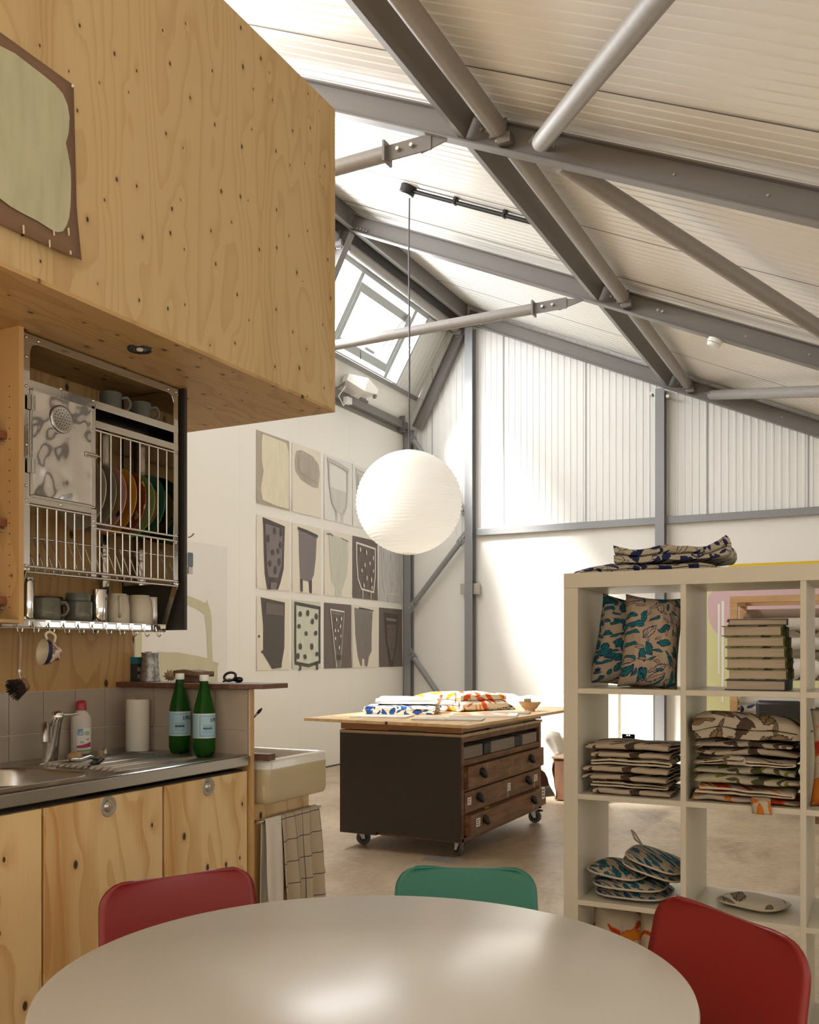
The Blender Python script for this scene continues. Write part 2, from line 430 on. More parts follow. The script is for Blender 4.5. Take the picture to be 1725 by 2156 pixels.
for y, (wh, w) in FR.items():
    t = thing('rafter_beam', 'grey steel roof rafter with sloping arm, '+wh, 'roof beam', (-4.45, y, 5.1), group='grey steel portal rafters')
    h = .155
    a = V((-4.52, y, raftz(-4.52)))+RN*(h/2); b = V((2.9, y, raftz(2.9)))+RN*(h/2)
    ibeam(MB(), a, b, w, h).build('rafter_arm', M_steel, t, bevel=.002)
    st0 = V((-5.17, y, 4.0)); st1 = V((-4.53, y, 5.20))
    ibeam(MB(), st0, st1, w, .13, up=(1,0,.5)).build('steep_leg', M_steel, t, bevel=.002)
    mb = MB()
    for xx in (-2.02, -1.64): bolts(mb, V((xx, y-w/2, raftz(xx)))+RN*.075, 0, RD, 2, .04)
    for xx in (-1.0, -.55): mb.cyl(V((xx, y-.004, raftz(xx)))+RN*.08, V((xx, y-.010, raftz(xx)))+RN*.08, .007, n=8)
    bolts(mb, (-4.36, y-.012, 5.17), 0, RD, 4, .035)
    mb.build('bolt', M_zinc, t)
# members that run the length of the building
def along(name, label, cat, x, z, segs, kind):
    g = 'tie tubes down the roof' if kind == 'tube' else 'dark channels down the roof'
    for y0, y1, wh in segs:
        mb = MB()
        if kind == 'tube':
            mb.cyl((x, y0+.05, z), (x, y1-.05, z), .052, n=20)
            t = thing(name, label+' '+wh, cat, (x, y0, z), group=g)
            mb.build('pipe', M_tube, t, smooth=40)
            for yy_, s in ((y0, 1), (y1, -1)):
                p = MB().box(x-.05, x+.05, yy_+s*.02-.012, yy_+s*.02+.04*s+.012, z-.045, z+.045)
                p.box(x-.006, x+.07, yy_+s*.015-.03, yy_+s*.015+.03, z-.085, z-.03)
                p.build('end_plate', M_steel, t)
                bb = MB(); bb.cyl((x-.02, yy_-.03*s, z-.075), (x+.03, yy_-.03*s, z-.075), .011, n=6); bb.cyl((x-.02, yy_+.03*s, z-.06), (x+.03, yy_+.03*s, z-.06), .011, n=6)
                bb.build('bolt', M_zinc, t)
        else:
            o = MB().bar((x, y0, z), (x, y1, z), .012, .16, up=RN).bar(V((x, y0, z))-RN*.076-RD*.018, V((x, y1, z))-RN*.076-RD*.018, .045, .009, up=RN).bar(V((x, y0, z))+RN*.076-RD*.018, V((x, y1, z))+RN*.076-RD*.018, .045, .009, up=RN)
            tag(o.build(name, M_steel, origin=(x, y0, z)), label+' '+wh, cat, g)
segs = [(2.08, 4.84, 'passing highest above the plywood box'), (4.92, 7.56, 'between the two middle rafters'), (7.65, 10.32, 'ending at the gable rafter')]
along('tie_tube', 'round grey steel tube', 'roof tube', -1.90, 4.10, segs, 'tube')
along('purlin_beam', 'dark grey steel channel', 'roof beam', -2.085, 4.19, segs, 'chan')
segs = [(-3.0, 4.84, 'hidden mostly by the plywood box'), (4.92, 7.56, 'left of the lamp cord'), (7.65, 10.32, 'over the skylight')]
along('tie_tube', 'round ridge tube', 'roof tube', -4.62, 5.13, segs[1:], 'tube')
o = MB().box(-4.50, -4.49, -3, 10.34, 5.19, 5.42).box(-4.50, -4.44, -3, 10.34, 5.19, 5.20).build('ridge_beam', M_steel, origin=(-4.5, 3, 5.19))
tag(o, 'deep grey ridge channel with a row of bolts above the skylight', 'roof beam')
mb = MB()
for z in (5.165, 5.235): sl(mb, -3, 10.3, z, z+.018, -.02, .02)
struct(mb.build('trim_4', M_steel))
mb = MB(); sl(mb, -3, 10.34, ZS1+.02, ZS1+.06, -.045, .045); struct(mb.build('trim_5', M_flash))
# eaves rail + skylight rail
o = MB().box(XL-.0, XL+.075, -3, 10.33, 3.985, 4.075).box(XL, XL+.012, -3, 10.33, 3.93, 4.075).build('eaves_beam', M_steel, origin=(XL, 3, 3.99), bevel=.003)
tag(o, 'grey steel rail along the top of the white left wall', 'beam')
mb = MB(); sl(mb, -3, 10.3, ZS0-.055, ZS0-.012, -.05, .05); tag(mb.build('sill_rail', M_steel, origin=(slx(ZS0), 3, ZS0)), 'narrow grey rail under the skylight', 'rail')
# roof diagonals
def diag(p, q, label):
    p, q = V(p), V(q); t = thing('brace_tube', label, 'roof tube', p, group='diagonal roof braces')
    d = (q-p).normalized()
    MB().cyl(p+d*.06, q-d*.06, .05, n=20).build('pipe', M_tube, t, smooth=40)
    for e, s in ((p, 1), (q, -1)):
        c = e+d*s*.04; MB().obox(c, d*.06, RN*.006, d.cross(RN).normalized()*.055).build('end_plate', M_steel, t)
        b = MB(); b.cyl(c-RN*.02, c+RN*.02, .012, n=6); b.cyl(c+d*s*.0+d.cross(RN)*.03-RN*.02, c+d.cross(RN)*.03+RN*.02, .012, n=6); b.build('bolt', M_zinc, t)
def on_roof(x, y, off=.06): return V((x, y, raftz(x)))+RN*off
diag(on_roof(-1.70, 4.82), on_roof(.05, 2.10), 'pale galvanised diagonal tube rising towards the top of the ceiling')
diag(on_roof(-1.66, 4.95), on_roof(.06, 7.5), 'long dark diagonal tube crossing the middle of the ceiling')
diag(on_roof(-1.70, 10.3), on_roof(.08, 7.7), 'pale diagonal tube starting at the gable rafter beside the column head')
# sloping ties in the frames
def tie(p, q, gus, label):
    p, q = V(p), V(q); d = (q-p).normalized(); t = thing('knee_brace', label, 'roof tube', q, group='tubular knee braces')
    MB().cyl(p, q-d*.30, .046, n=20).build('pipe', M_tube, t, smooth=40)
    u = d.cross(V((0,1,0))).normalized()
    MB().obox(q-d*.16, d*.15, V((0,.006,0)), u*.045).obox(q-d*.3, d*.007, V((0,.05,0)), u*.06).build('end_plate', M_steel, t)
    MB().prism([q-d*.08-u*.05, q-d*.08+u*.05, q+d*.16-u*0], (0,.012,0)).build('gusset', M_steel, t)
    b = MB()
    for s in (.13, .22): b.cyl(q-d*s-V((0,.03,0)), q-d*s+V((0,.03,0)), .012, n=6)
    b.build('bolt', M_zinc, t)
tie(at(640, 372, 'y', 4.87), at(912, 297, 'y', 4.87), 0, 'short steel knee brace below the nearest rafter beside the plywood box')
tie(at(640, 739, 'y', 7.6), at(1196, 637, 'y', 7.6), 0, 'long steel knee brace crossing in front of the skylight')
# gable columns, rail, braces
def column(x, z0, z1, label, w=.10, d=.12):
    t = thing('gable_column', label, 'column', (x, YG-.01-d/2, z0), group='grey gable columns')
    y0 = YG-.012
    m = MB().box(x-w/2, x+w/2, y0-d, y0-d+.01, z0, z1).box(x-w/2, x+w/2, y0-.01, y0, z0, z1).box(x-.005, x+.005, y0-d+.01, y0-.01, z0, z1)
    m.build('shaft', M_steel2, t, bevel=.002)
    return t
M_steel2 = plain('grey_column_paint', (.27,.275,.285), .36, .1, var=.05)
t = column(-4.46, 0, raftz(-4.40)-.02, 'grey steel column right of the paper lantern')
b = MB().box(-4.58, -4.50, YG-.10, YG-.02, 1.93, 2.06).box(-4.43, -4.35, YG-.10, YG-.02, 1.93, 2.06); b.build('bracket', M_zinc, t)
t = column(-2.20, 0, raftz(-2.15)-.01, 'grey steel column rising behind the white shelving')
b = MB().cyl((-2.29, YG-.16, 4.05), (-2.29, YG-.06, 4.05), .02, n=6).cyl((-2.11, YG-.16, 4.0), (-2.11, YG-.06, 4.0), .02, n=6); b.build('bolt', M_zinc, t)
t = column(XL+.06, 0, 4.0, 'grey steel corner post where the white walls meet', .09, .1)
MB().box(XL+.02, XL+.10, YG-.26, YG-.24, 3.93, 4.13).build('bracket', M_steel, t)
o = MB().box(-4.40, 3.2, YG-.06, YG-.01, 2.635, 2.715).build('gable_rail', M_steel2, origin=(-1, YG-.05, 2.63), bevel=.003)
tag(o, 'grey horizontal rail between ribbed and smooth gable lining', 'rail')
def gbrace(p, q, label):
    a = at(*p, 'y', YG-.11); b_ = at(*q, 'y', YG-.11); d = (b_-a).normalized(); t = thing('wall_brace', label, 'brace tube', a, group='tubular braces on the gable wall')
    MB().cyl(a+d*.12, b_-d*.12, .034, n=16).build('pipe', M_steel2, t, smooth=40)
    u = d.cross(V((0,1,0)))
    MB().obox(a+d*.06, d*.08, V((0,.006,0)), u*.045).obox(b_-d*.06, d*.08, V((0,.006,0)), u*.045).build('end_plate', M_steel2, t)
    m = MB()
    for e, s in ((a, 1), (b_, -1)):
        for k in (.03, .09): m.cyl(e+d*s*k-V((0,.03,0)), e+d*s*k, .013, n=6)
    m.build('bolt', M_zinc, t)
gbrace((860, 912), (978, 1078), 'diagonal wall brace partly behind the paper lantern')
gbrace((862, 1284), (981, 1126), 'diagonal wall brace below the paper lantern, rising to the column')
gbrace((861, 1370), (981, 1545), 'diagonal wall brace falling behind the folded cloths')

# ------------------------------------------------------------------ kitchen
M_plyF = plywood('birch_ply_face', 'Y', 'Z', lo=(.42,.26,.105), hi=(.575,.425,.225), knots=8.5, ksize=.0055, fig=19, con=.38, streak=.42, halo_amt=.8)
M_plyU = plywood('birch_ply_underside', 'X', 'Y', lo=(.36,.205,.075), hi=(.52,.34,.15), knots=9.5, ksize=.0078, fig=16, seed=3., con=.5, streak=.3)
M_plyW = plywood('pine_ply_wall', 'Y', 'Z', lo=(.36,.19,.06), hi=(.55,.34,.14), knots=6.0, ksize=.010, fig=15, seed=5.3, con=.5, streak=.7)
M_plyD = plywood('pine_ply_door', 'Y', 'Z', lo=(.50,.28,.10), hi=(.70,.52,.28), knots=8.0, ksize=.0085, fig=12, seed=9.1, con=.5, streak=.85, halo_amt=1.0)
M_plyX = plywood('ply_panel_side', 'X', 'Z', lo=(.40,.22,.075), hi=(.56,.36,.16), knots=6., ksize=.009, fig=6, seed=2.2)
M_edge = timber('ply_edge', (.33,.20,.09), (.60,.43,.23), 'Y', sc=60)
M_redwood = timber('red_shelf_wood', (.16,.05,.02), (.30,.105,.05), 'Y', sc=25)
M_darkply = timber('phenolic_ply', (.07,.03,.016), (.17,.075,.042), 'Y', sc=40)
BX, BZ0, BZ1, BY = -2.018, 2.21, 3.452, 3.288
t = thing('plywood_box', 'large overhanging plywood box above the kitchen, with knots in its pale face', 'built-in box', (-2.02, 3.28, BZ0))
MB().box(BX-.018, BX, -1.5, BY, BZ0+.012, BZ1).build('front_panel', M_plyF, t)
MB().box(-5.3, BX-.018, -1.5, BY, BZ0, BZ0+.018).box(BX-.018, BX, -1.5, BY, BZ0, BZ0+.012).build('underside_panel', M_plyU, t)
MB().box(-5.3, BX-.018, BY-.018, BY, BZ0+.018, BZ1-.018).build('end_panel', M_plyX, t)  # unseen depth of the box extended to the left wall to block sun
MB().box(-5.3, BX-.018, -1.5, BY, BZ1-.018, BZ1).build('top_panel', M_edge, t)
c = V((-2.162, 2.313, BZ0)); t = thing('recessed_downlight', 'small round steel downlight set in the underside of the plywood box', 'downlight', c)
MB().lathe([(.024,-.001),(.028,-.004),(.037,-.007),(.042,-.004),(.043,.002)], c, 32, caps=False).build('trim_ring', plain('dark_nickel', (.10,.085,.07), .25, .8), t, smooth=50)
MB().lathe([(.0,-.002),(.014,-.0015),(.020,-.004),(.026,-.003)], c, 24).build('reflector', M_chrome, t, smooth=60)
MB().lathe([(.0,-.009),(.008,-.008),(.012,-.002)], c, 20).build('bulb', plain('bulb_glass', (.7,.68,.6), .1), t, smooth=60)
# painting pinned on the box
t = thing('painting', 'painting of a pale green-grey rounded shape on brown paper pinned on the plywood box', 'painting', (BX, 1.6, 2.3))
def bxp(px, py, off): return at(px, py, 'x', BX+off)
def paperf(u, v):
    a = V((0, 1.30, 2.81)).lerp(V((0, 1.897, 2.80)), u); b = V((0, 1.30, 2.305)).lerp(V((0, 1.907, 2.313)), u)
    p = a.lerp(b, v); p.x = BX+.003+.014*max(0, v-.7)/.3*(u**2)+.006*v; return p
M_bpaper = plain('brown_paper', (.20,.115,.07), .75, var=.06)
MB().grid(paperf, 16, 16).build('paper', M_bpaper, t, smooth=60, solid=.0008)
n = N('green_grey_gouache'); o_ = n.obj()
g = n.noise(n.map(o_, (1, 3.0, .8)), 8, 4, .6)
M_gouache = n.pr(n.ramp(g, [(.25, (.40,.40,.27)), (.5, (.475,.47,.315)), (.8, (.52,.50,.335))]), .55)
out = [(-60,88),(-20,93),(0,97),(30,112),(60,135),(90,158),(115,178),(132,198),(142,222),(146,248),(144,280),(138,301),(143,325),(148,355),(149,390),(148,430),(145,458),(140,474),(132,487),(120,489),(108,484),(80,466),(45,448),(22,435),(0,418),(-30,400),(-60,395)]
poly = [bxp(px, py, .0125+.006*max(0, (py-330)/160)) for px, py in out]
MB().prism(poly, (.0012, 0, 0)).build('painted_shape', M_gouache, t)
mb = MB()
for px, py, l in ((49,474,18),(113,484,12),(104,505,16),(144,480,16),(148,528,8)):
    a = bxp(px-1.8, py, .021); b = bxp(px+1.8, py, .021); c2 = bxp(px+2.6, py+l, .022); d = bxp(px-.6, py+l, .022); mb.prism([a, b, c2, d], (.001, 0, 0))
mb.build('paint_drip', plain('pale_drip', (.62,.58,.36), .5), t)
MB().sph(bxp(153, 181, .006), .004, 10).build('pin', M_panel, t, smooth=90)

# wall behind the kitchen, tiles, return panel
KW = -2.645
struct(MB().box(KW-.02, KW, -1.5, 2.80, 1.088, BZ0).build('wall_kitchen', M_plyW))
struct(MB().box(KW-.02, KW-.008, -1.5, 2.80, 0, 1.088).build('wall_kitchen', M_white))
M_tile = plain('cream_tile', (.44,.37,.30), .16, var=.04, sc=3); M_grout = plain('grout', (.62,.58,.50), .8)
t = thing('tile_splashback', 'cream square tiles along the plywood wall behind the sink', 'tiles', (KW, 2.2, .855))
MB().box(KW-.008, KW+.003, 1.0, 2.752, .85, 1.088).build('grout', M_grout, t)
mb = MB(); tp = .1455
for i in range(-7, 5):
    y0 = 2.202+tp*i
    for z0, z1 in ((1.088-.144, 1.088), (.852, 1.088-.146)): mb.box(KW+.003, KW+.0075, y0+.0012, min(y0+tp-.0012, 2.752), z0+.0012, z1-.0012)
mb.build('tile', M_tile, t, bevel=.0012)
EPY = 2.752
t = thing('end_panel', 'narrow plywood end panel with cream tiles beside the two green bottles', 'panel', (-2.3, EPY, 0))
MB().box(KW, -2.043, EPY, EPY+.018, 0, 1.092).build('board', M_plyX, t)
MB().box(KW, -2.047, EPY-.006, EPY, .85, 1.09).build('grout', M_grout, t)
mb = MB()
for i in range(5):
    x0 = KW+.006+.1475*i; x1 = min(x0+.145, -2.048)
    for z0, z1 in ((1.09-.147, 1.089), (.852, 1.09-.15)): mb.box(x0, x1, EPY-.0105, EPY-.006, z0, z1)
mb.build('tile', M_tile, t, bevel=.0012)
pl = [(-2.66,2.70),(-2.10,2.695),(-1.985,2.745),(-1.985,2.90),(-2.66,2.90)]
o = MB().prism([(x, y, 1.0925) for x, y in pl], (0,0,.018)).build('plank_shelf', M_darkply, bevel=.001)
tag(o, 'dark brown plywood plank with one cut corner lying on the tiled end panel', 'shelf board')
# worktop
WZ = .855
t = thing('worktop', 'stainless steel worktop with sunken bowl and ribbed drainer', 'worktop', (-2.35, 2, .815))
def topz(x, y):
    def box(a, lo, hi, s): return max(0, min(1, (a-lo)/s))*max(0, min(1, (hi-a)/s))
    def sm(v): return v*v*(3-2*v)
    dx = max(0, abs(x+2.325)-.10); dy = max(0, abs(y-1.80)-.22); d = math.hypot(dx, dy)
    z = -.15*sm(max(0, min(1, (.085-d)/.055)))
    if z == 0: z = -.006*sm(max(0, min(1, (.105-d)/.008)))
    if 2.14 < y < 2.655 and -2.52 < x < -2.12:
        e = min(1, min(y-2.14, 2.655-y, x+2.52, -2.12-x)/.012)
        z -= .007*e
        if 2.19 < y < 2.63 and -2.50 < x < -2.16: z += .0115*max(0, math.cos((x+2.5)*2*PI/.0275))*min(1, min(y-2.19, 2.63-y)/.03)*1.0
    if x > -2.068: z += .003*math.sin(PI*(x+2.068)/.023)
    return WZ+z
def gf(u, v):
    x = KW+.008+u*(-2.045-KW-.008); y = 1.0+v*(EPY-.011-1.0); return V((x, y, topz(x, y)))
MB().grid(gf, 200, 460).build('sink_top', M_brushed, t, smooth=60)
MB().box(-2.06, -2.045, 1.0, EPY-.011, .8165, WZ-.001).build('front_lip', M_brushed, t, bevel=.004)
MB().box(-2.63, -2.075, 1.0, EPY-.012, .800, .802).build('base_board', M_dark, t)
# cabinets
M_pull = plain('satin_nickel', (.33,.315,.29), .42, .35)
for i, (y0, y1, hy, lab) in enumerate(((1.20, 1.824, None, 'plywood cabinet partly cut off, left of the tap'), (1.828, 2.303, 2.068, 'wide plywood cabinet with round pull below the drainer'), (2.309, 2.746, 2.528, 'plywood cabinet with round pull beside the end panel'))):
    t = thing('kitchen_cabinet', lab, 'cabinet', (-2.35, (y0+y1)/2, 0), group='plywood base cabinets')
    MB().box(-2.62, -2.076, y0+.002, y1-.002, .09, .798).box(-2.6, -2.12, y0+.002, y1-.002, 0, .09).build('carcass', M_dark if i == 9 else plain('carcass_dark', (.08,.06,.045), .6), t)
    d = MB().box(-2.073, -2.055, y0+.002, y1-.002, .06, .797).build('door', M_plyD, t, bevel=.0015)
    if i: d.data = d.data
    if hy:
        c = V((-2.055, hy, .767))
        h = MB().lathe([(.0195,-.004),(.0200,.002),(.0215,.003),(.030,.003),(.0315,.0)], c, 36, axis='x', caps=False).build('round_pull', M_pull, d, smooth=40)
        MB().lathe([(.0,.006),(.006,.0055),(.012,.0035),(.0168,.0),(.0195,-.003)], c+V((0,.0,-.001)), 28, axis='x').build('finger_cup', M_brushed, h, smooth=60)
        MB().lathe([(.019,.0012),(.017,.008),(.011,.012),(.0,.0125)], c+V((0,.002,.001)), 20, axis='x').build('pull_lip', M_chrome, h, smooth=60) if False else None
# mixer tap
p0 = at(104, 1603, 'z', WZ); p0.z = WZ
t = thing('mixer_tap', 'single lever chrome mixer tap beside the sunken bowl', 'tap', p0)
A = p0+V((0,0,0)); top = A+V((.035, .0, .145))
MB().tube([A, A+V((.004,0,.01)), A+V((.012,0,.06)), A+V((.024,0,.11)), top], [.027,.026,.0235,.021,.019], 22).build('body', M_brushed, t, smooth=50)
MB().tube([top-V((.004,0,.006)), top+V((.003,0,.010)), top+V((.006,0,.022)), top+V((.007,0,.027))], [.0205,.0215,.018,.006], 20).build('cap', M_chrome, t, smooth=60)
MB().tube([top+V((.010,.012,.012)), top+V((.018,.05,.012)), top+V((.02,.075,.016))], [.008,.0055,.004], 10).build('lever', M_chrome, t, smooth=60)
MB().tube(smoothp([A+V((.012,-.012,.05)), A+V((.02,-.03,.115)), A+V((.045,-.06,.128)), A+V((.075,-.085,.11)), A+V((.085,-.093,.075))]), .0125, 14).build('spout', M_brushed, t, smooth=60)
# detergent bottle
def text_geo(s, size):
    cu = bpy.data.curves.new('t', 'FONT'); cu.body = s; cu.size = size; cu.align_x = 'CENTER'; cu.resolution_u = 3; cu.offset = size*.022
    o = bpy.data.objects.new('t', cu); COL.objects.link(o); bpy.context.view_layer.update()
    dg = bpy.context.evaluated_depsgraph_get(); me = o.evaluated_get(dg).to_mesh()
    vs = [v.co.copy() for v in me.vertices]; fs = [tuple(p.vertices) for p in me.polygons]
    o.evaluated_get(dg).to_mesh_clear(); bpy.data.objects.remove(o); bpy.data.curves.remove(cu)
    return vs, fs
M_ink = plain('navy_ink', (.012,.02,.05), .5); M_paperw = plain('label_white', (.72,.72,.70), .45)
q = at(171, 1580, 'x', -2.592); q.z = WZ
t = thing('detergent_bottle', 'white washing-up liquid bottle with red cap against the tiles', 'bottle', q)
ht = at(171, 1475, 'x', -2.592).z-WZ
M_milk = plain('milky_plastic', (.62,.56,.50), .3)
fac = V((.80, -.60, 0)).normalized(); sid = V((-fac.y, fac.x, 0))   # front of the bottle faces the camera corner
def sup(h, w, d): # superellipse loop
    r = []
    for j in range(32):
        a = 2*PI*j/32; ca, sa = math.cos(a), math.sin(a)
        r.append(q+sid*w*abs(ca)**.8*(1 if ca > 0 else -1)+fac*d*abs(sa)**.8*(1 if sa > 0 else -1)+V((0,0,h)))
    return r
def loft(loops):
    m = MB(); k = len(loops[0]); vs = [p for l in loops for p in l]
    m.add(vs, [(i*k+j, i*k+(j+1) % k, (i+1)*k+(j+1) % k, (i+1)*k+j) for i in range(len(loops)-1) for j in range(k)]+[tuple(range(k-1, -1, -1)), tuple(range((len(loops)-1)*k, len(loops)*k))]); return m
H_ = ht
loft([sup(.0,.030,.020), sup(.006,.036,.025), sup(H_*.62,.036,.025), sup(H_*.70,.034,.024), sup(H_*.77,.025,.020), sup(H_*.815,.016,.015), sup(H_*.83,.014,.014)]).build('bottle_body', M_milk, t, smooth=60)
loft([sup(H_*.825,.018,.018), sup(H_*.93,.0175,.0175), sup(H_*.97,.017,.014), sup(H_,.012,.008)]).build('cap', plain('red_cap', (.42,.02,.035), .35), t, smooth=50)
lb = MB(); z0, z1 = .012, H_*.50
def lp(u, v, e=0): # label coordinates -1..1 , 0..1
    uu = u*.024; dd = .0252*(1-(min(.0355, abs(uu+.006))/.036)**2.5)**.4+e
    return q+sid*(uu+.006)+fac*(dd+.0006)+V((0,0,z0+(z1-z0)*v))
lb.grid(lambda u, v: lp(u*2-1, v), 8, 1, 0)
lb.grid(lambda u, v: lp(u*2-1, .02+v*(.06)+.0, .0004), 8, 1, 1)
lb.grid(lambda u, v: lp(u*2-1, .16+.10*v+.10*(u-.3)**2+(.10*u*v), .0004), 8, 1, 2)
for uc, vc, m, r in ((-.25,.40,1,.30),(.55,.52,4,.22)):
    lb.add([lp(uc+r*math.cos(a)*k, vc+.16*r*math.sin(a)*k, .0004) for k in (.5, 1) for a in [2*PI*i/12 for i in range(12)]], [(i, (i+1) % 12, 12+(i+1) % 12, 12+i) for i in range(12)], m)
for sx, s, col in ((-.47,'ECO',3),(.45,'VER',1)):
    vs, fs = text_geo(s, .0108)
    lb.add([lp(sx+v.x/.0240, .70+v.y/(z1-z0)*1.7, .0006) for v in vs], fs, col)
lb.grid(lambda u, v: lp(-.9+u*.8, .88+.09*v-.04*(1-u)*(1-v), .0004), 4, 1, 5)
lb.build('label', [M_paperw, plain('label_green', (.16,.40,.03), .5), plain('label_magenta', (.42,.02,.10), .5), plain('label_blue', (.02,.12,.42), .5), plain('label_red', (.5,.04,.03), .5), plain('label_sky', (.10,.35,.62), .5)], t, smooth=60)
# kitchen roll
q = at(290, 1580, 'z', WZ); q.z = WZ; q.y = min(q.y, EPY-.062)
hr = at(290, 1472, 'y', q.y).z-WZ
t = thing('kitchen_roll', 'white kitchen paper roll standing in the tiled corner', 'paper roll', q)
mb = MB().lathe([(.0205,hr),(.040,hr-.001),(.0425,hr-.004),(.0425,.004),(.041,.0)], q, 40, caps=False); mb.jit(.0012, 30)
mb.build('paper', plain('tissue', (.66,.62,.54), .9), t, smooth=50)
MB().lathe([(.0205,hr),(.0190,hr),(.0190,hr-.05),(.0,hr-.05)], q, 24, caps=False).build('core', plain('card', (.32,.22,.13), .9), t, smooth=50)
# sparkling water bottles
n = N('green_pet'); n.pr((.03,.20,.02), .08, 0, **{'Transmission Weight': .75, 'IOR': 1.2}); M_green = n.mat
M_lab = plain('label_ice_blue', (.36,.56,.66), .5); M_labd = plain('label_line_blue', (.08,.24,.42), .5)
for k, (px, py, topy, lab) in enumerate(((387, 1585, 1418, 'green water bottle with pale blue label, standing nearer the kitchen roll'), (430, 1592, 1421, 'green water bottle with pale blue label, nearer the worktop front corner'))):
    q = at(px, py-2, 'z', WZ); q.z = WZ; q.y = min(q.y, EPY-.055)
    h = at(px, topy, 'y', q.y).z-WZ; t = thing('water_bottle', lab, 'bottle', q, group='two green bottles')
    r = .0395
    prof = [(.0,.010),(.018,.004),(.026,.0),(.034,.004),(r,.02),(r,h*.22),(r*1.0,h*.46),(r,h*.50),(r*.97,h*.54),(r*.84,h*.63),(r*.62,h*.74),(r*.42,h*.85),(.0148,h*.92),(.0135,h*.94)]
    m = MB().lathe(prof, q, 40)
    for i, p in enumerate(m.v):
        d = p-q
        if d.z < .018 and math.hypot(d.x, d.y) > .02: m.v[i].z += .008*max(0, math.cos(5*math.atan2(d.y, d.x)))
    m.build('bottle_body', M_green, t, smooth=60)
    MB().lathe([(.0165,h*.925),(.0170,h*.93),(.0168,h-.002),(.0155,h),(0,h)], q, 30).build('cap', M_panel, t, smooth=40)
    la = MB(); z0, z1 = h*.225, h*.52; th0 = math.atan2(-q.y, -q.x)+(.0 if k == 0 else .35); rl = r+.0006
    def cp(th, z, e=0): return q+V(((rl+e)*math.cos(th), (rl+e)*math.sin(th), z))
    la.grid(lambda u, v: cp(th0-2.9+5.8*u, z0+(z1-z0)*v), 48, 1, 0)
    for zz in (z0, z1): la.grid(lambda u, v: cp(th0-2.9+5.8*u, zz-.0014+.0028*v, .0004), 48, 1, 1)
    for ta in (-.85, .85):
        la.grid(lambda u, v: cp(th0+ta-.02+.04*u, z0+(z1-z0)*v, .0004), 1, 1, 1)
    # framed panel
    for a, b, zc, zd in ((-.72,.72,.90,.915),(-.72,.72,.08,.095),(-.72,-.695,.08,.915),(.695,.72,.08,.915)):
        la.grid(lambda u, v: cp(th0+a+(b-a)*u, z0+(z1-z0)*(zc+(zd-zc)*v), .0006), 12, 1, 3)
    for zc in (.20,.26,.32,.48,.52): la.grid(lambda u, v: cp(th0-.45+.9*u, z0+(z1-z0)*(zc+.012*v), .0006), 10, 1, 3)
    for uc in (-.30, .0, .28):
        la.add([cp(th0+uc+.14*math.cos(a), z0+(z1-z0)*(.40+.055*math.sin(a*2+uc)), .0006) for a in [2*PI*i/10 for i in range(10)]], [tuple(range(10))], 4)
    vs, fs = text_geo('S.PELLEGRINO', .0145)
    la.add([cp(th0+v.x/rl+(1.42 if k == 0 else 1.36), z0+(z1-z0)*.68+v.y*1.2, .0008) for v in vs], fs, 2)
    la.build('label', [M_lab, M_paperw, M_ink, M_labd, plain('label_pic_blue', (.16,.38,.55), .5)], t, smooth=60)
# things on the drainer
def spoon(p, ang, lab, name, cat, L=.16, mat=None, head=.018):
    p = V(p); d = V((math.cos(ang), math.sin(ang), 0)); t = thing(name, lab, cat, p)
    return p, d, t
p = at(158, 1602, 'z', WZ+.004)
t = thing('dish_mop', 'round wooden scrubbing brush head lying on the drainer edge', 'brush', p)
MB().lathe([(0,0),(.018,.001),(.026,.010),(.024,.022),(.012,.030),(0,.031)], p, 22).build('head', timber('beech', (.30,.18,.09), (.50,.33,.18), 'X'), t, smooth=60)
t = thing('bottle_opener', 'chrome corkscrew handle lying across the drainer beside the brush head', 'opener', at(185, 1602, 'z', WZ+.02))
a = at(152, 1599, 'z', WZ+.032); b = at(206, 1597, 'z', WZ+.02)
MB().tube([a, a.lerp(b,.3)+V((0,0,-.004)), a.lerp(b,.65)+V((0,0,.006)), b], [.004,.007,.007,.005], 12).build('handle', M_chrome, t, smooth=60)
for k, (x0, y0, x1, y1) in enumerate(((196,1608,213,1588),(205,1606,222,1590))):
    a = at(x0, y0, 'z', WZ+.008); b = at(x1, y1, 'z', WZ+.018)
    t = thing('knife', ('dark handled knife lying on the drainer nearest the brush head', 'dark handled knife lying on the drainer nearest the ribs')[k], 'cutlery', a, group='cutlery on the drainer')
    d = (b-a).normalized(); MB().bar(a, a.lerp(b,.5), .016, .012).build('handle', M_dark, t, bevel=.003); MB().bar(a.lerp(b,.5), b+d*.03, .014, .002).build('blade', M_chrome, t)
p = at(211, 1597, 'z', WZ+.006); t = thing('tea_strainer', 'small wooden handled strainer lying upside down on the drainer', 'strainer', p)
MB().tube([p, p+V((-.03,.03,.012)), p+V((-.06,.07,.012))], [.010,.014,.008], 12).build('handle', timber('olive_wood', (.22,.14,.07), (.42,.29,.16), 'Y'), t, smooth=60)
MB().lathe([(.0,.026),(.012,.024),(.020,.014),(.022,.0),(.0215,-.001),(.019,.012),(.011,.022)], p+V((-.07,.085,.0)), 20).build('bowl', M_brushed, t, smooth=60)
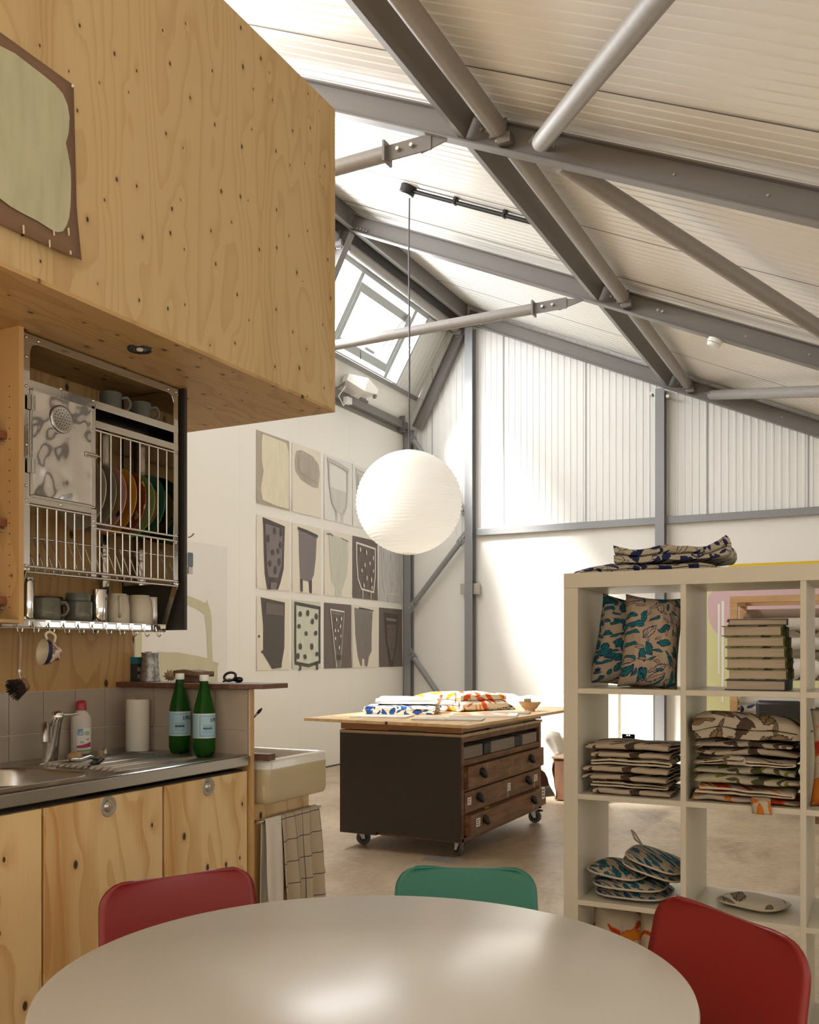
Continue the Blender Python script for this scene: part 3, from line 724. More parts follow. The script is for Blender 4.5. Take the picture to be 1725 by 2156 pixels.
# objects on the plank
PZ, PY = 1.1105, 2.815
def onp(px, y=PY): q = at(px, 1440, 'y', y); q.z = PZ; return q
q = onp(288, 2.79); q.x = at(288, 1440, 'y', 2.79).x
t = thing('book', 'dark book with teal spine top standing at the end of the plywood wall', 'book', q)
MB().box(q.x-.05, q.x+.013, q.y-.012, q.y+.012, PZ, PZ+.095).build('cover', plain('book_dark', (.035,.035,.04), .5), t, bevel=.001)
MB().box(q.x-.0505, q.x+.0135, q.y-.0125, q.y+.0125, PZ+.07, PZ+.0955).build('cover_band', plain('teal_card', (.02,.20,.27), .5), t)
lbm = MB()
for z in (.012, .04): lbm.box(q.x+.0131, q.x+.0138, q.y-.009, q.y+.008, PZ+z, PZ+z+.016)
lbm.build('cover_print', plain('buff', (.40,.34,.24), .6), t)
q = onp(316); r0 = 21.5/F*3.75
t = thing('metal_jug', 'dented galvanised metal pot on the dark plank', 'pot', q)
h = at(316, 1374, 'y', PY).z-PZ
n = N('galvanised_dented'); o_ = n.obj(); nz = n.noise(o_, 60, 5, .7); n.bump(n.noise(o_, 30, 2), .25, .004)
M_galv = n.pr(n.ramp(nz, [(.35, (.16,.155,.15)), (.55, (.36,.36,.36)), (.7, (.48,.48,.48))]), .38, .75)
MB().lathe([(r0*1.04,0),(r0*1.05,.004),(r0*.94,.02),(r0*.86,h*.6),(r0*.80,h-.006),(r0*.84,h-.003),(r0*.83,h),(r0*.77,h-.002),(r0*.77,h-.03),(0,h-.03)], q, 36).build('pot_body', M_galv, t, smooth=40)
mb = MB()
for i in range(5): mb.cyl(q+V((-.012+.006*i, -.01, h-.03)), q+V((-.012+.007*i, -.01, h+.004)), .003, n=6)
mb.build('nib', M_zinc, t)
q = onp(359); t = thing('seashell', 'small spiky pale shell on the plank beside the pot', 'shell', q)
mb = MB(); rr = 16/F*3.75
ax = V((.89, .45, 0)); up_ = V((0,0,1)); cc_ = q+V((0,0,rr*.70)); ring = []
for i in range(22):
    a = 2*PI*i/22; r_ = rr*(1.0 if i % 2 else .68)*(1-.25*max(0, -math.sin(a))); ring.append(cc_+ax*math.cos(a)*r_+up_*math.sin(a)*r_*.92)
nrm = V((.45,-.89,0)); k = len(ring)
mb.add(ring+[cc_+nrm*.016, cc_-nrm*.016], [(i, (i+1) % k, k) for i in range(k)]+[((i+1) % k, i, k+1) for i in range(k)])
mb.build('shell_body', plain('shell_pink', (.42,.30,.21), .6, var=.2, sc=60), t, smooth=30)
q = onp(407, 2.80); t = thing('wooden_stool_model', 'small dark block of driftwood like a tiny stool behind the bottle caps', 'ornament', q)
M_drift = timber('driftwood', (.10,.06,.035), (.27,.18,.11), 'X', .8, 22)
hh = at(407, 1411, 'y', 2.80).z-PZ; sx = V((1,0,0))
mb = MB().box(q.x-.033, q.x+.033, q.y-.025, q.y+.03, PZ, PZ+hh*.70); mb.jit(.004, 30, 1); mb.build('block', M_drift, t, bevel=.004)
mb = MB().grid(lambda u, v: q+V((-.066+.132*u, -.035+.075*v, hh*.74+.003*math.sin(u*5))), 10, 4); mb.jit(.004, 25, 2)
mb.build('seat', M_drift, t, smooth=60, solid=.02)
q = onp(491, 2.78); t = thing('sunglasses', 'pair of black sunglasses folded on the end of the plank', 'glasses', q)
ax = V((.95, .3, 0)).normalized(); sc_ = 3.75/F
def gp(px, py, o=0): return q+ax*((px-491)*sc_)+V((0, -o, (1443-py)*sc_))
MB().tube([gp(470,1440), gp(482,1436), gp(495,1437), gp(506,1440)], [.003,.005,.005,.003], 8).build('temple', M_dark, t, smooth=60)
MB().tube([gp(488+11.5*math.cos(a_)+2.5*math.sin(a_), 1430-8*math.sin(a_), .01) for a_ in [2*PI*i/24 for i in range(24)]], .005, 8, closed=True).build('rim', M_dark, t, smooth=60)
MB().sph(gp(502,1436,.0), .016, 14, sc=(1.2,.8,.75)).build('lens', plain('black_lens', (.01,.01,.01), .1), t, smooth=90)
# clip on the far side of the black board

# ------------------------------------------------------------------ open shelf cabinet left of the rack
t = thing('shelf_cabinet', 'plywood wall cabinet with red shelves left of the steel plate rack', 'cabinet', (-2.5, 1.6, 1.31))
MB().box(KW, -2.335, 1.985, 2.003, 1.31, BZ0).build('side_panel', M_plyX, t)
MB().box(KW, -2.335, 1.20, 1.985, 1.312, 1.322).build('bottom_panel', M_edge, t)
for py in (922, 1104, 1266):
    z = at(37, py, 'x', -2.385)[2]
    s_ = MB().box(KW+.005, -2.385, 1.20, 1.984, z-.012, z+.012).build('shelf', M_redwood, t, bevel=.002)
    MB().cyl((-2.40, 1.97, z-.022), (-2.40, 1.985, z-.022), .005, n=8).build('shelf_pin', M_zinc, s_)
mb = MB()
for i in range(22): mb.cyl((-2.375, 1.9845, 1.36+i*.032), (-2.375, 1.9838, 1.36+i*.032), .0022, n=6)
mb.build('peg_hole', M_dark, t)
o = MB().box(KW, -2.335, 2.733, 2.748, 1.308, BZ0).build('black_board', plain('black_painted_board', (.028,.024,.02), .45), origin=(-2.5, 2.74, 1.308))
tag(o, 'tall black painted board closing the right end of the steel rack', 'panel')
t = thing('tape_measure', 'small blue grey holder clipped on the far side of the black board', 'holder', (-2.33, 2.755, 1.48))
MB().box(-2.336, -2.326, 2.7485, 2.775, 1.545, 1.60).build('holder_body', plain('blue_grey', (.14,.19,.27), .4), t, bevel=.006)
MB().box(-2.334, -2.328, 2.7485, 2.772, 1.518, 1.545).build('label_plate', M_zinc, t)
MB().tube([(-2.33,2.75,1.655),(-2.33,2.765,1.66),(-2.33,2.78,1.672)], .0025, 6).build('wire_hook', M_steel, t)

# ------------------------------------------------------------------ steel plate rack
RX = -2.35; RB = -2.62
def rz(px, py): return at(px, py, 'x', RX)[2]
t = thing('plate_rack', 'wall mounted stainless steel plate rack with perforated larder door', 'dish rack', (-2.5, 2.37, 1.31))
Y0, Y1, YM = 2.012, 2.722, 2.300
mb = MB()   # flat front frame
mb.box(RX-.003, RX, Y0, Y1, 2.178, 2.203); mb.box(RX-.003, RX, Y0, Y0+.027, 1.475, 2.18); mb.box(RX-.003, RX, Y1-.030, Y1-.006, 1.475, 2.18)
for cy, cz, sy in ((Y0+.027, 2.178, 1), (Y1-.030, 2.178, -1)):
    mb.prism([(RX-.003, cy, cz), (RX-.003, cy+sy*.03, cz), (RX-.003, cy+sy*.010, cz-.007), (RX-.003, cy, cz-.03)], (.003,0,0))
mb.build('front_frame', M_inox, t, bevel=.001)
MB().box(RB, RX-.002, Y0, Y0+.003, 1.48, 2.203).build('side_plate', M_inox, t)
MB().box(RB, RX-.002, Y1-.006, Y1-.003, 1.48, 2.203).build('side_plate', M_inox, t)
mb = MB().box(RX-.003, RX+.001, YM-.012, YM+.011, 1.475, 1.70); mb.build('post', M_inox, t, bevel=.001)
bm_ = MB()
for py_, z in ((Y0+.013,2.19),(Y0+.06,2.19),(Y0+.013,2.13),(Y0+.013,2.04),(Y0+.013,1.86),(Y0+.013,1.735),(Y0+.013,1.69),(Y0+.013,1.49),(Y1-.018,2.19),(Y1-.06,2.19),(Y1-.018,1.965),(Y1-.018,1.66),(Y1-.018,1.63),(Y1-.018,1.485),(YM,1.66),(YM,1.645),(YM,1.49),(YM-.003,2.06),(YM-.003,1.97),(2.16,2.065),(2.16,1.695),(YM-.003,1.71)):
    bm_.lathe([(.0052,.0),(.004,.0025),(.0,.003)], (RX+.001, py_, z), 8, axis='x')
bm_.build('rivet', M_chrome, t, smooth=60)
# trays: mirror steel sheets with a turned-up front edge
def tray(y0, y1, z, zl, xb=RB, lip=.0):
    m = MB().box(xb, RX, y0, y1, z-.0015, z).box(RX-.0015, RX+.0005, y0, y1, z-zl*.5, z+zl*.5).box(xb, xb+.002, y0, y1, z, z+.06)
    return m.build('tray', M_inox, t, bevel=.0006)
tray(Y0+.002, Y1-.006, 2.050, .026); tray(YM, Y1-.006, 1.985, .024); tray(Y0+.003, YM-.01, 1.697, .026)
bars = MB()
def hb(y0, y1, z, x=RX-.002, r=.0045): bars.cyl((x, y0, z), (x, y1, z), r, n=10)
hb(YM, Y1-.01, 1.965); hb(YM, Y1-.01, 1.655); hb(YM, Y1-.01, 1.637); hb(Y0+.02, YM, 1.678); hb(Y0, Y1-.01, 1.488, r=.0055); hb(Y0, Y1-.01, 1.472, RX-.01)
hb(Y0, Y1-.01, 1.60, RX-.15, .0035); hb(Y0, Y1-.01, 1.72, RX-.19, .0035)
bars.build('rail', M_inox, t, smooth=50)
for i in range(8):
    y = YM+.033+i*.0462
    MB().cyl((RX-.003, y, 1.965), (RX-.003, y, 1.655), .0033, n=8).build('plate_bar', M_inox, t, smooth=60)
for i in range(10):
    y = YM+.028+i*.0352
    MB().cyl((RX-.003, y, 1.637), (RX-.003, y, 1.49), .0033, n=8).build('plate_bar', M_inox, t, smooth=60)
    MB().cyl((RX-.15, y, 1.60), (RX-.09, y, 1.475), .0028, n=6).build('slanted_bar', M_inox, t, smooth=60)
for i in range(6):
    y = Y0+.058+i*.0372
    MB().cyl((RX-.003, y, 1.678), (RX-.003, y, 1.49), .0036, n=8).build('plate_bar', M_inox, t, smooth=60)
    MB().cyl((RX-.15, y, 1.60), (RX-.09, y, 1.475), .0028, n=6).build('slanted_bar', M_inox, t, smooth=60)
MB().box(RB, RB+.004, 2.605, 2.635, 1.40, 2.0).build('wall_strap', M_inox, t)
# larder door
dr = MB().grid(lambda u, v: V((RX+.004+.003*noise.noise(V((u*2.2, v*2.8, 1.3)))*min(1, 8*min(u, 1-u, v, 1-v)), Y0+.031+u*(YM-.006-Y0-.031), 1.712+v*(2.032-1.712))), 28, 36)
do = dr.build('larder_door', M_inoxw, t, smooth=180)
df = MB()
a0, a1, b0, b1 = Y0+.026, YM-.001, 1.706, 2.037
df.box(RX+.001, RX+.005, a0, a0+.008, b0, b1).box(RX+.001, RX+.005, a1-.015, a1+.004, b0, b1+.012).box(RX+.001, RX+.005, a0, a1, b1-.006, b1+.004).box(RX+.001, RX+.005, a0, a1, b0-.004, b0+.004)
df.build('door_edge', M_inox, do, bevel=.001)
cz = 1.966; cy = 2.157; cx = RX+.006
vt = MB().lathe([(.0,.004),(.034,.004),(.040,.0055),(.044,.004),(.045,.0)], (cx, cy, cz), 40, axis='x').build('air_vent', M_brushed, do, smooth=60)
hl = MB()
for ring_, r_ in ((1,0),(6,.010),(12,.020),(18,.030)):
    for i in range(ring_): hl.cyl((cx+.0043, cy+r_*math.cos(2*PI*i/ring_), cz+r_*math.sin(2*PI*i/ring_)), (cx+.0047, cy+r_*math.cos(2*PI*i/ring_), cz+r_*math.sin(2*PI*i/ring_)), .0020, n=8)
hl.build('vent_hole', M_dark, vt)
MB().box(RX+.005, RX+.009, YM-.045, YM+.006, 1.868, 1.884).cyl((RX+.012, YM-.045, 1.876), (RX+.012, YM+.01, 1.876), .004, n=8).build('latch', M_brushed, do, bevel=.001)
for z in (1.80, 1.995):
    MB().box(RX+.005, RX+.008, Y0+.012, Y0+.042, z-.025, z+.02).cyl((RX+.009, Y0+.028, z-.025), (RX+.009, Y0+.028, z+.02), .004, n=8).build('hinge', M_brushed, do)
# lower mug tray with slanted supports and hook rail
TZ = 1.325; TX = -2.42
m = MB()
for x in (TX, TX-.05, TX-.10, TX-.15, TX-.19): m.cyl((x, Y0, TZ), (x, Y1-.01, TZ), .004, n=8)
for i in range(8): m.cyl((TX, Y0+.01+i*.098, TZ-.005), (TX-.19, Y0+.01+i*.098, TZ-.005), .003, n=6)
m.build('mug_tray', M_inox, t, smooth=60)
MB().box(TX-.002, TX+.003, Y0-.02, Y1-.01, TZ-.022, TZ+.004).cyl((TX+.006, 1.90, TZ-.024), (TX+.006, Y1-.005, TZ-.022), .004, n=8).build('hook_rail', M_inox, t, bevel=.001)
for y in (Y0+.001, Y1-.022):
    MB().bar((RX-.003, y+.01, 1.485), (TX+.002, y+.01, TZ-.01), .004, .022, up=(1,0,.5)).build('slanted_support', M_inox, t)
HOOKS = []
for i in range(11):
    y = Y0+.03+i*.0625; HOOKS.append(y)
    pts = [(TX+.004, y, TZ-.004), (TX+.010, y, TZ-.022), (TX+.011, y+.002, TZ-.036), (TX+.018, y+.004, TZ-.042), (TX+.026, y+.005, TZ-.036), (TX+.027, y+.006, TZ-.026)]
    MB().tube(smoothp(pts, 3), .0022, 6).box(TX+.003, TX+.006, y-.010, y+.010, TZ-.016, TZ+.002).build('hook', M_inox, t, smooth=50)

# mugs and beakers
M_stone = plain('grey_green_glaze', (.115,.115,.09), .22, var=.25, sc=35); M_cream = plain('cream_glaze', (.52,.48,.38), .2, var=.05)
M_stone2 = plain('slate_glaze', (.10,.11,.10), .3, var=.2, sc=30)
def mug(loc, lab, m, r, h, ha=None, grp='mugs in the plate rack', name='mug', taper=1.0, hs=1.0):
    t = thing(name, lab, 'mug' if ha is not None else 'beaker', loc, rot=0, group=grp)
    if taper < 0: pr_ = [(0,.002),(r*.96,0),(r,.004),(r*.985,h*.5),(r*.90,h*.8),(r*.74,h),(r*.70,h-.001),(r*.85,h*.75),(r*.9,.008),(0,.008)]
    else: pr_ = [(0,.002),(r*taper*.92,0),(r*taper,.004),(r*(taper+1)/2*1.01,h*.45),(r*(taper+1)/2*.99,h*.5),(r,h-.002),(r*.985,h),(r*.94,h-.002),(r*taper*.9,.008),(0,.008)]
    b = MB().lathe(pr_, (0,0,0), 30); b.build('body', m, t, smooth=50)
    if ha is not None:
        d = V((math.cos(ha), math.sin(ha), 0)); s_ = hs
        p = [d*(r*.95)+V((0,0,h*.82)), d*(r+.018*s_)+V((0,0,h*.86)), d*(r+.028*s_)+V((0,0,h*.6)), d*(r+.020*s_)+V((0,0,h*.32)), d*(r*.93)+V((0,0,h*.2))]
        MB().tube(smoothp(p), .0055, 10).build('handle', m, t, smooth=60)
    return t
def trayp(px, x, z): q = at(px, 1300, 'x', x); q.z = z; return q
mz = TZ+.004
mug(trayp(58, -2.455, mz), 'tall polished steel beaker at the left end of the mug tray', M_chrome, .020, .135, name='beaker', grp='steel beakers')
mug(trayp(93, -2.47, mz), 'wide grey green mug with handle pointing towards its twin', M_stone, .052, .072, R(70))
mug(trayp(97, -2.57, mz), 'brown bowl shaped mug behind the wide grey green mug', plain('brown_glaze', (.07,.04,.025), .3), .055, .085, R(60))
mug(trayp(166, -2.475, mz), 'grey green mug with handle pointing left, another mug standing on top', M_stone, .044, .068, R(230))
mug(trayp(164, -2.475, mz+.0690), 'pale grey cup stacked upside down on a grey green mug', M_stone2, .040, .028)
mug(trayp(207, -2.465, mz), 'straight polished steel beaker in the middle of the mug tray', M_chrome, .032, .115, name='beaker', grp='steel beakers', taper=.9)
mug(trayp(248, -2.46, mz), 'cream mug turned upside down with its handle towards the room', M_cream, .042, .105, R(-38), taper=-1)
mug(trayp(262, -2.57, mz), 'steel beaker behind the two cream mugs', M_chrome, .035, .11, name='beaker', grp='steel beakers')
mug(trayp(294, -2.455, mz), 'plain cream mug turned upside down beside the dark steel mug', M_cream, .048, .105, R(150), taper=-1)
mug(trayp(322, -2.50, mz), 'dark steel mug with wire handle at the right end of the tray', M_brushed, .036, .105, R(60), hs=1.3)
mug(trayp(338, -2.56, mz), 'dark grey mug standing deepest at the right end of the tray', M_stone2, .034, .095)
for px, lab in ((233, 'grey green mug on the top steel shelf, nearer the larder door'), (296, 'grey green mug on the top steel shelf, nearer the black board')):
    q = at(px, 845, 'x', -2.41); q.z = 2.052; mug(q, lab, M_stone2, .038, .074, R(50), grp='mugs on the top steel shelf')
# plates standing in the rack
def plate_mat(name, rim, well, spots=None):
    n = N(name); o = n.obj(); s_ = n.sep(o)
    rr = n.math('SQRT', n.math('ADD', n.math('MULTIPLY', s_[0], s_[0]), n.math('MULTIPLY', s_[2], s_[2])))
    col = n.mix(n.step(rr, .080, .086), well, rim)
    if spots:
        vo = n.node('ShaderNodeTexVoronoi', {'Vector': o, 'Scale': spots[1], 'Randomness': .7}, None)
        lim = n.math('MULTIPLY', n.step(vo.outputs['Distance'], spots[2]+.04, spots[2]), n.step(rr, .05, .075) if spots[3] else 1.0)
        col = n.mix(lim, col, spots[0])
    return n.pr(col, .2, 0)
PM = [('off white dinner plate', plate_mat('plate_white', (.66,.61,.48), (.58,.53,.41)), 0), ('plain grey dinner plate', plate_mat('plate_grey', (.27,.255,.215), (.27,.255,.215)), 0),
      ('pink rimmed plate with navy spots', plate_mat('plate_pink', (.62,.33,.32), (.52,.36,.22), ((.03,.03,.09), 17, .26, 1)), 0), ('mustard yellow plate', plate_mat('plate_mustard', (.58,.29,.04), (.50,.24,.05)), 0),
      ('red brown plate with cream squares', plate_mat('plate_red', (.24,.06,.03), (.26,.08,.03), ((.58,.44,.22), 19, .3, 0)), 0), ('leaf green rimmed plate', plate_mat('plate_green', (.25,.36,.10), (.36,.40,.16)), 0),
      ('tan plate with dark green rim', plate_mat('plate_teal', (.02,.11,.065), (.56,.42,.18), ((.03,.15,.08), 18, .24, 0)), 0)]
pprof = [(0,.004),(.075,.003),(.083,.006),(.121,.014),(.1235,.016),(.122,.0175),(.083,.0095),(.075,.006),(0,.007)]
for i, (lab, m, _) in enumerate(PM):
    y = YM+.086+i*.0485; r_ = (1.0, .99, .98, 1.0, .98, .96, 1.0)[i]
    o = MB().lathe([(r*r_, -z) for r, z in pprof], (0,0,0), 48, axis='y').build('plate', m, origin=(0,0,0), smooth=50)
    o.location = (RX-.135, y+.012, 1.655+.1235*r_-.012); o.rotation_euler = (R(-7), 0, R(-6))
    tag(o, lab+(' standing in the steel rack', ' standing second in the steel rack', ' standing in the steel rack', ' standing in the middle of the steel rack', ' standing in the steel rack', ' standing in the steel rack', ' standing last in the steel rack')[i], 'plate', 'plates standing in the rack')
# hanging dish brush and teacup
q = V((TX+.020, HOOKS[0]+.004, TZ-.040))
t = thing('dish_brush', 'long handled wooden dish brush hanging from the first hook', 'brush', (q.x, q.y, 1.10))
MB().tube([q+V((0,-.004,-.006)), q+V((0,0,.004)), q+V((0,.004,-.006)), q+V((0,0,-.014))], .0018, 6, closed=True).build('wire_loop', M_zinc, t)
MB().tube([q+V((0,0,-.012)), q+V((0,-.001,-.06)), q+V((0,-.004,-.115))], [.0055,.0065,.0065], 12).build('handle', timber('brush_wood', (.22,.13,.07), (.36,.24,.14), 'Z'), t, smooth=60)
MB().cyl(q+V((0,-.004,-.115)), q+V((0,-.005,-.123)), .0068, n=12).tube([q+V((0,-.005,-.123)), q+V((0,-.003,-.135)), q+V((0,.004,-.150))], .0025, 8).build('ferrule', M_zinc, t, smooth=60)
hc = q+V((.0, .004, -.166)); hd_ = V((.1, .92, .38)).normalized()
MB().cyl(hc-hd_*.002, hc+hd_*.016, .024, .021, 22).build('head', timber('brush_head', (.14,.075,.035), (.28,.16,.085), 'Y'), t, bevel=.003)
mb = MB(); random.seed(3)
bx_ = hd_.cross(V((1,0,0))).normalized(); by_ = hd_.cross(bx_)
for i in range(90):
    a = i*2.399; rr = .0225*math.sqrt((i+.5)/90); p = hc+bx_*math.cos(a)*rr+by_*math.sin(a)*rr
    mb.cyl(p, p-hd_*(.034)+(p-hc)*.55, .0024, .0018, 5)
o = mb.build('bristles', plain('dark_bristle', (.022,.013,.009), .8), t); o['kind'] = 'stuff'
q = V((TX+.020, HOOKS[2]-.008, TZ-.041))
t = thing('teacup', 'cream teacup with blue rim band hanging from a hook by its handle', 'cup', q)
n = N('painted_cup'); o_ = n.obj()
M_cupb = n.pr(n.mix(n.step(n.noise(n.map(o_, (1,1,1)), 70, 2), .52, .56), (.62,.56,.43), (.26,.10,.12)), .2)
M_cupi = plain('cup_cream', (.68,.60,.46), .2); M_navy = plain('cup_navy', (.012,.018,.06), .25)
axc = V((-.28, -.92, .12)).normalized()             # opening faces the room, tilted
Rm = V((0,0,1)).rotation_difference(axc).to_matrix().to_4x4(); Rm.translation = q+V((.0, .008, -.062))-axc*.02
def cup(prof): 
    m = MB().lathe(prof, (0,0,0), 32, caps=False); return m.xf(Rm)
cup([(.0,-.002),(.022,-.004),(.023,.0),(.021,.004),(.028,.010),(.037,.022),(.040,.034)]).build('bowl', M_cupb, t, smooth=60)
cup([(.0400,.034),(.0415,.042),(.0435,.050)]).build('rim_band', M_navy, t, smooth=60)
cup([(.0435,.050),(.0428,.0505),(.038,.036),(.030,.014),(.0,.006)]).build('lining', M_cupi, t, smooth=60)
h0 = Rm @ V((0,0,.04)); up = (V((0,0,1))-axc*axc.z).normalized()
MB().tube(smoothp([h0+up*.040, h0+up*.058+axc*.006, h0+up*.066-axc*.008, h0+up*.056-axc*.026, h0+up*.034-axc*.024]), .0046, 10).build('handle', M_cupi, t, smooth=60)

# ------------------------------------------------------------------ Belfast sink on its plywood stand
t = thing('sink_stand', 'plywood stand carrying the white ceramic sink', 'stand', (-2.3, 2.97, 0))
MB().box(-2.088, -2.07, EPY+.019, 3.17, .06, .82).build('front_panel', M_plyD, t)
MB().box(-2.62, -2.088, 3.152, 3.17, .06, .67).build('side_panel', M_plyX, t)
MB().box(-2.62, -2.09, EPY+.019, 3.15, .645, .663).build('shelf', M_edge, t)
n = N('sink_glaze'); z_ = n.sep(n.obj())[2]
M_sink = n.pr(n.mix(n.step(z_, .131, .133), (.46,.385,.245), (.70,.69,.65)), .10)
def rrect(x0, x1, y0, y1, r, z, n=7):
    p = []
    for cx_, cy_, a0 in ((x1-r, y1-r, 0), (x0+r, y1-r, 90), (x0+r, y0+r, 180), (x1-r, y0+r, 270)):
        for i in range(n+1):
            a = R(a0+90*i/n); p.append(V((cx_+r*math.cos(a), cy_+r*math.sin(a), z)))
    return p
SX0, SX1, SY0, SY1, SZ0, SZ1 = -2.50, -2.0, 2.795, 3.213, .665, .832
def ring(e, z, r=.035): return rrect(SX0+e, SX1-e, SY0+e, SY1-e, max(.008, r-e), z)
loops = [ring(.03, SZ0, .05), ring(.010, SZ0+.004), ring(.003, SZ0+.014), ring(.0, SZ0+.03), ring(0, SZ1-.012), ring(.003, SZ1-.003), ring(.010, SZ1), ring(.022, SZ1), ring(.030, SZ1-.004), ring(.034, SZ1-.012), ring(.045, SZ0+.06), ring(.07, SZ0+.042, .05)]
t = thing('ceramic_sink', 'deep ceramic sink with white glazed rim and buff sides', 'sink', (-2.25, 3.0, SZ0))
loft(loops).build('basin', M_sink, t, smooth=60)
MB().lathe([(.0,.001),(.03,.0015),(.036,.003),(.038,.0)], (-2.25, 3.0, SZ0+.043), 24).build('drain', M_brushed, t, smooth=50)
o = MB().box(-2.46, -1.982, EPY+.019, 2.815, .833, .857).build('draining_board', M_darkply, bevel=.001)
tag(o, 'short dark plywood board resting on the near rim of the ceramic sink', 'board')
a = at(518, 1530, 'y', 2.835); b = at(552, 1491, 'y', 2.86); d = (b-a).normalized()
t = thing('paint_brush', 'thin artist paint brush sticking up from the draining board', 'paint brush', a-d*.12)
bz = a.copy(); bz.z = .858; base = a-d*((a.z-.866)/d.z)
MB().tube([base, a, a+(b-a)*.6], [.0035,.004,.003], 8).build('handle', plain('brush_handle', (.08,.035,.02), .4), t, smooth=60)
MB().tube([a+(b-a)*.6, a+(b-a)*.72], .0045, 8).build('ferrule', M_zinc, t, smooth=60)
MB().tube([a+(b-a)*.72, a+(b-a)*.85, b], [.005,.0065,.002], 8).build('bristle_tip', M_dark, t, smooth=60)
# towel rail + towels
RX2, RZ2 = -2.03, .608
t = thing('towel_rail', 'thin steel towel rail fixed on the plywood sink stand', 'rail', (RX2, 3.0, RZ2))
MB().cyl((RX2, EPY+.02, RZ2), (RX2, 3.19, RZ2), .006, n=12).build('rod', M_brushed, t, smooth=60)
for y in (2.785, 3.165): MB().cyl((-2.07, y, RZ2), (RX2, y, RZ2), .005, n=10).build('bracket', M_brushed, t, smooth=60)
M_linen_w = plain('white_towel', (.62,.58,.52), .9, var=.03, sc=60)
n = N('checked_linen'); uv = n.node('ShaderNodeTexCoord', out='UV'); s_ = n.sep(uv)
la_ = n.step(n.math('ABSOLUTE', n.math('SUBTRACT', n.math('FRACT', n.math('MULTIPLY', s_[0], 4.6)), .5)), .026, .014)
lb_ = n.step(n.math('ABSOLUTE', n.math('SUBTRACT', n.math('FRACT', n.math('MULTIPLY', s_[1], 6.6)), .5)), .026, .014)
wv = n.noise(n.obj(), 350, 2)
M_check = n.pr(n.mix(n.math('MAXIMUM', la_, lb_), n.mix(wv, (.34,.28,.20), (.46,.39,.29)), (.05,.035,.07)), .95); n.bump(wv, .2, .001)
def towel(name, lab, y0, y1, zf, zb, mat, flare=0., amp=.010, fr=3.0, ph=0., grp=None, skew=0.):
    NU, NV = 36, 48; Lf = RZ2+.008-zf; Lb = RZ2+.008-zb; L = Lf+Lb+.02
    def fn(u, v):
        s = v*L; y = y0+(y1-y0)*u
        if s < Lf: z = zf+s; k = (Lf-s)/Lf; x = RX2+.010+amp*k**.6*(1+math.sin(u*2*PI*fr+ph+.6*k))*1.0+.006*k; yy = y+skew*k*(u-.3)+.004*math.sin(9*k+u*4)*k
        elif s < Lf+.02: a = PI*(s-Lf)/.02; z = RZ2+.008*math.sin(a)+.004; x = RX2+.010*math.cos(a); yy = y
        else: k = (s-Lf-.02)/Lb; z = RZ2-(s-Lf-.02); x = RX2-.011-.012*k*(1+math.sin(u*2*PI*fr+ph))*.5; yy = y+flare*k*u
        return V((x, yy, z))
    m = MB().grid(fn, NU, NV)
    o = m.build(name, mat, smooth=180, origin=(RX2, (y0+y1)/2, RZ2))
    uvl = o.data.uv_layers.new(name='UVMap')
    idx = {}
    for p in o.data.polygons:
        for li in p.loop_indices:
            vi = o.data.loops[li].vertex_index; i, j = vi % (NU+1), vi//(NU+1)
            uvl.data[li].uv = (i/NU, j/NV*L/.55)
    md = o.modifiers.new('solid', 'SOLIDIFY'); md.thickness = .0025
    return tag(o, lab, 'towel', grp)
towel('tea_towel', 'plain white tea towel hanging on the rail beside the end panel', 2.808, 2.905, .225, .24, M_linen_w, amp=.006, fr=1.2)
towel('tea_towel', 'beige linen tea towel with dark checked lines hanging on the rail', 2.905, 3.165, .225, .33, M_check, flare=.10, amp=.016, fr=3.2, ph=1.0, skew=.02)

# ------------------------------------------------------------------ canvas and the grid of painted sheets on the left wall
M_paper = plain('cream_paper', (.74,.70,.60), .8, var=.02); M_paperw2 = plain('white_paper', (.74,.73,.70), .8, var=.02)
def paint(name, c, c2=None, sc=8):
    n = N(name); o = n.obj(); g = n.noise(n.map(o, (1, 3, .7)), sc, 4, .6)
    return n.pr(n.mix(g, tuple(x*.82 for x in c), c2 or tuple(min(1, x*1.12) for x in c)), .6)
PT = {'cream': M_paper, 'white': M_paperw2, 'char': paint('charcoal_paint', (.075,.062,.055)), 'brown': paint('brown_grey_paint', (.145,.115,.10)), 'mid': paint('mid_grey_paint', (.215,.19,.18)),
      'mauve': paint('mauve_grey_paint', (.20,.17,.175)), 'sage': paint('sage_paint', (.55,.56,.47)), 'pale': paint('pale_grey_paint', (.52,.51,.48)), 'pale2': paint('silver_paint', (.60,.585,.55)), 'wash': paint('taupe_wash', (.34,.30,.245), (.55,.50,.42), 5),
      'butter': paint('butter_paint', (.74,.67,.47), (.80,.76,.60)), 'mint': paint('mint_paint', (.62,.64,.54)), 'edge': paint('taupe_edge', (.42,.37,.30)), 'line': paint('white_line', (.72,.71,.66)), 'lilac': paint('lilac_grey', (.52,.51,.52)), 'lime': paint('lime_line', (.60,.61,.47)), 'green': paint('olive_wall_paint', (.52,.50,.32), (.60,.58,.40), 3)}
KEYS = list(PT)
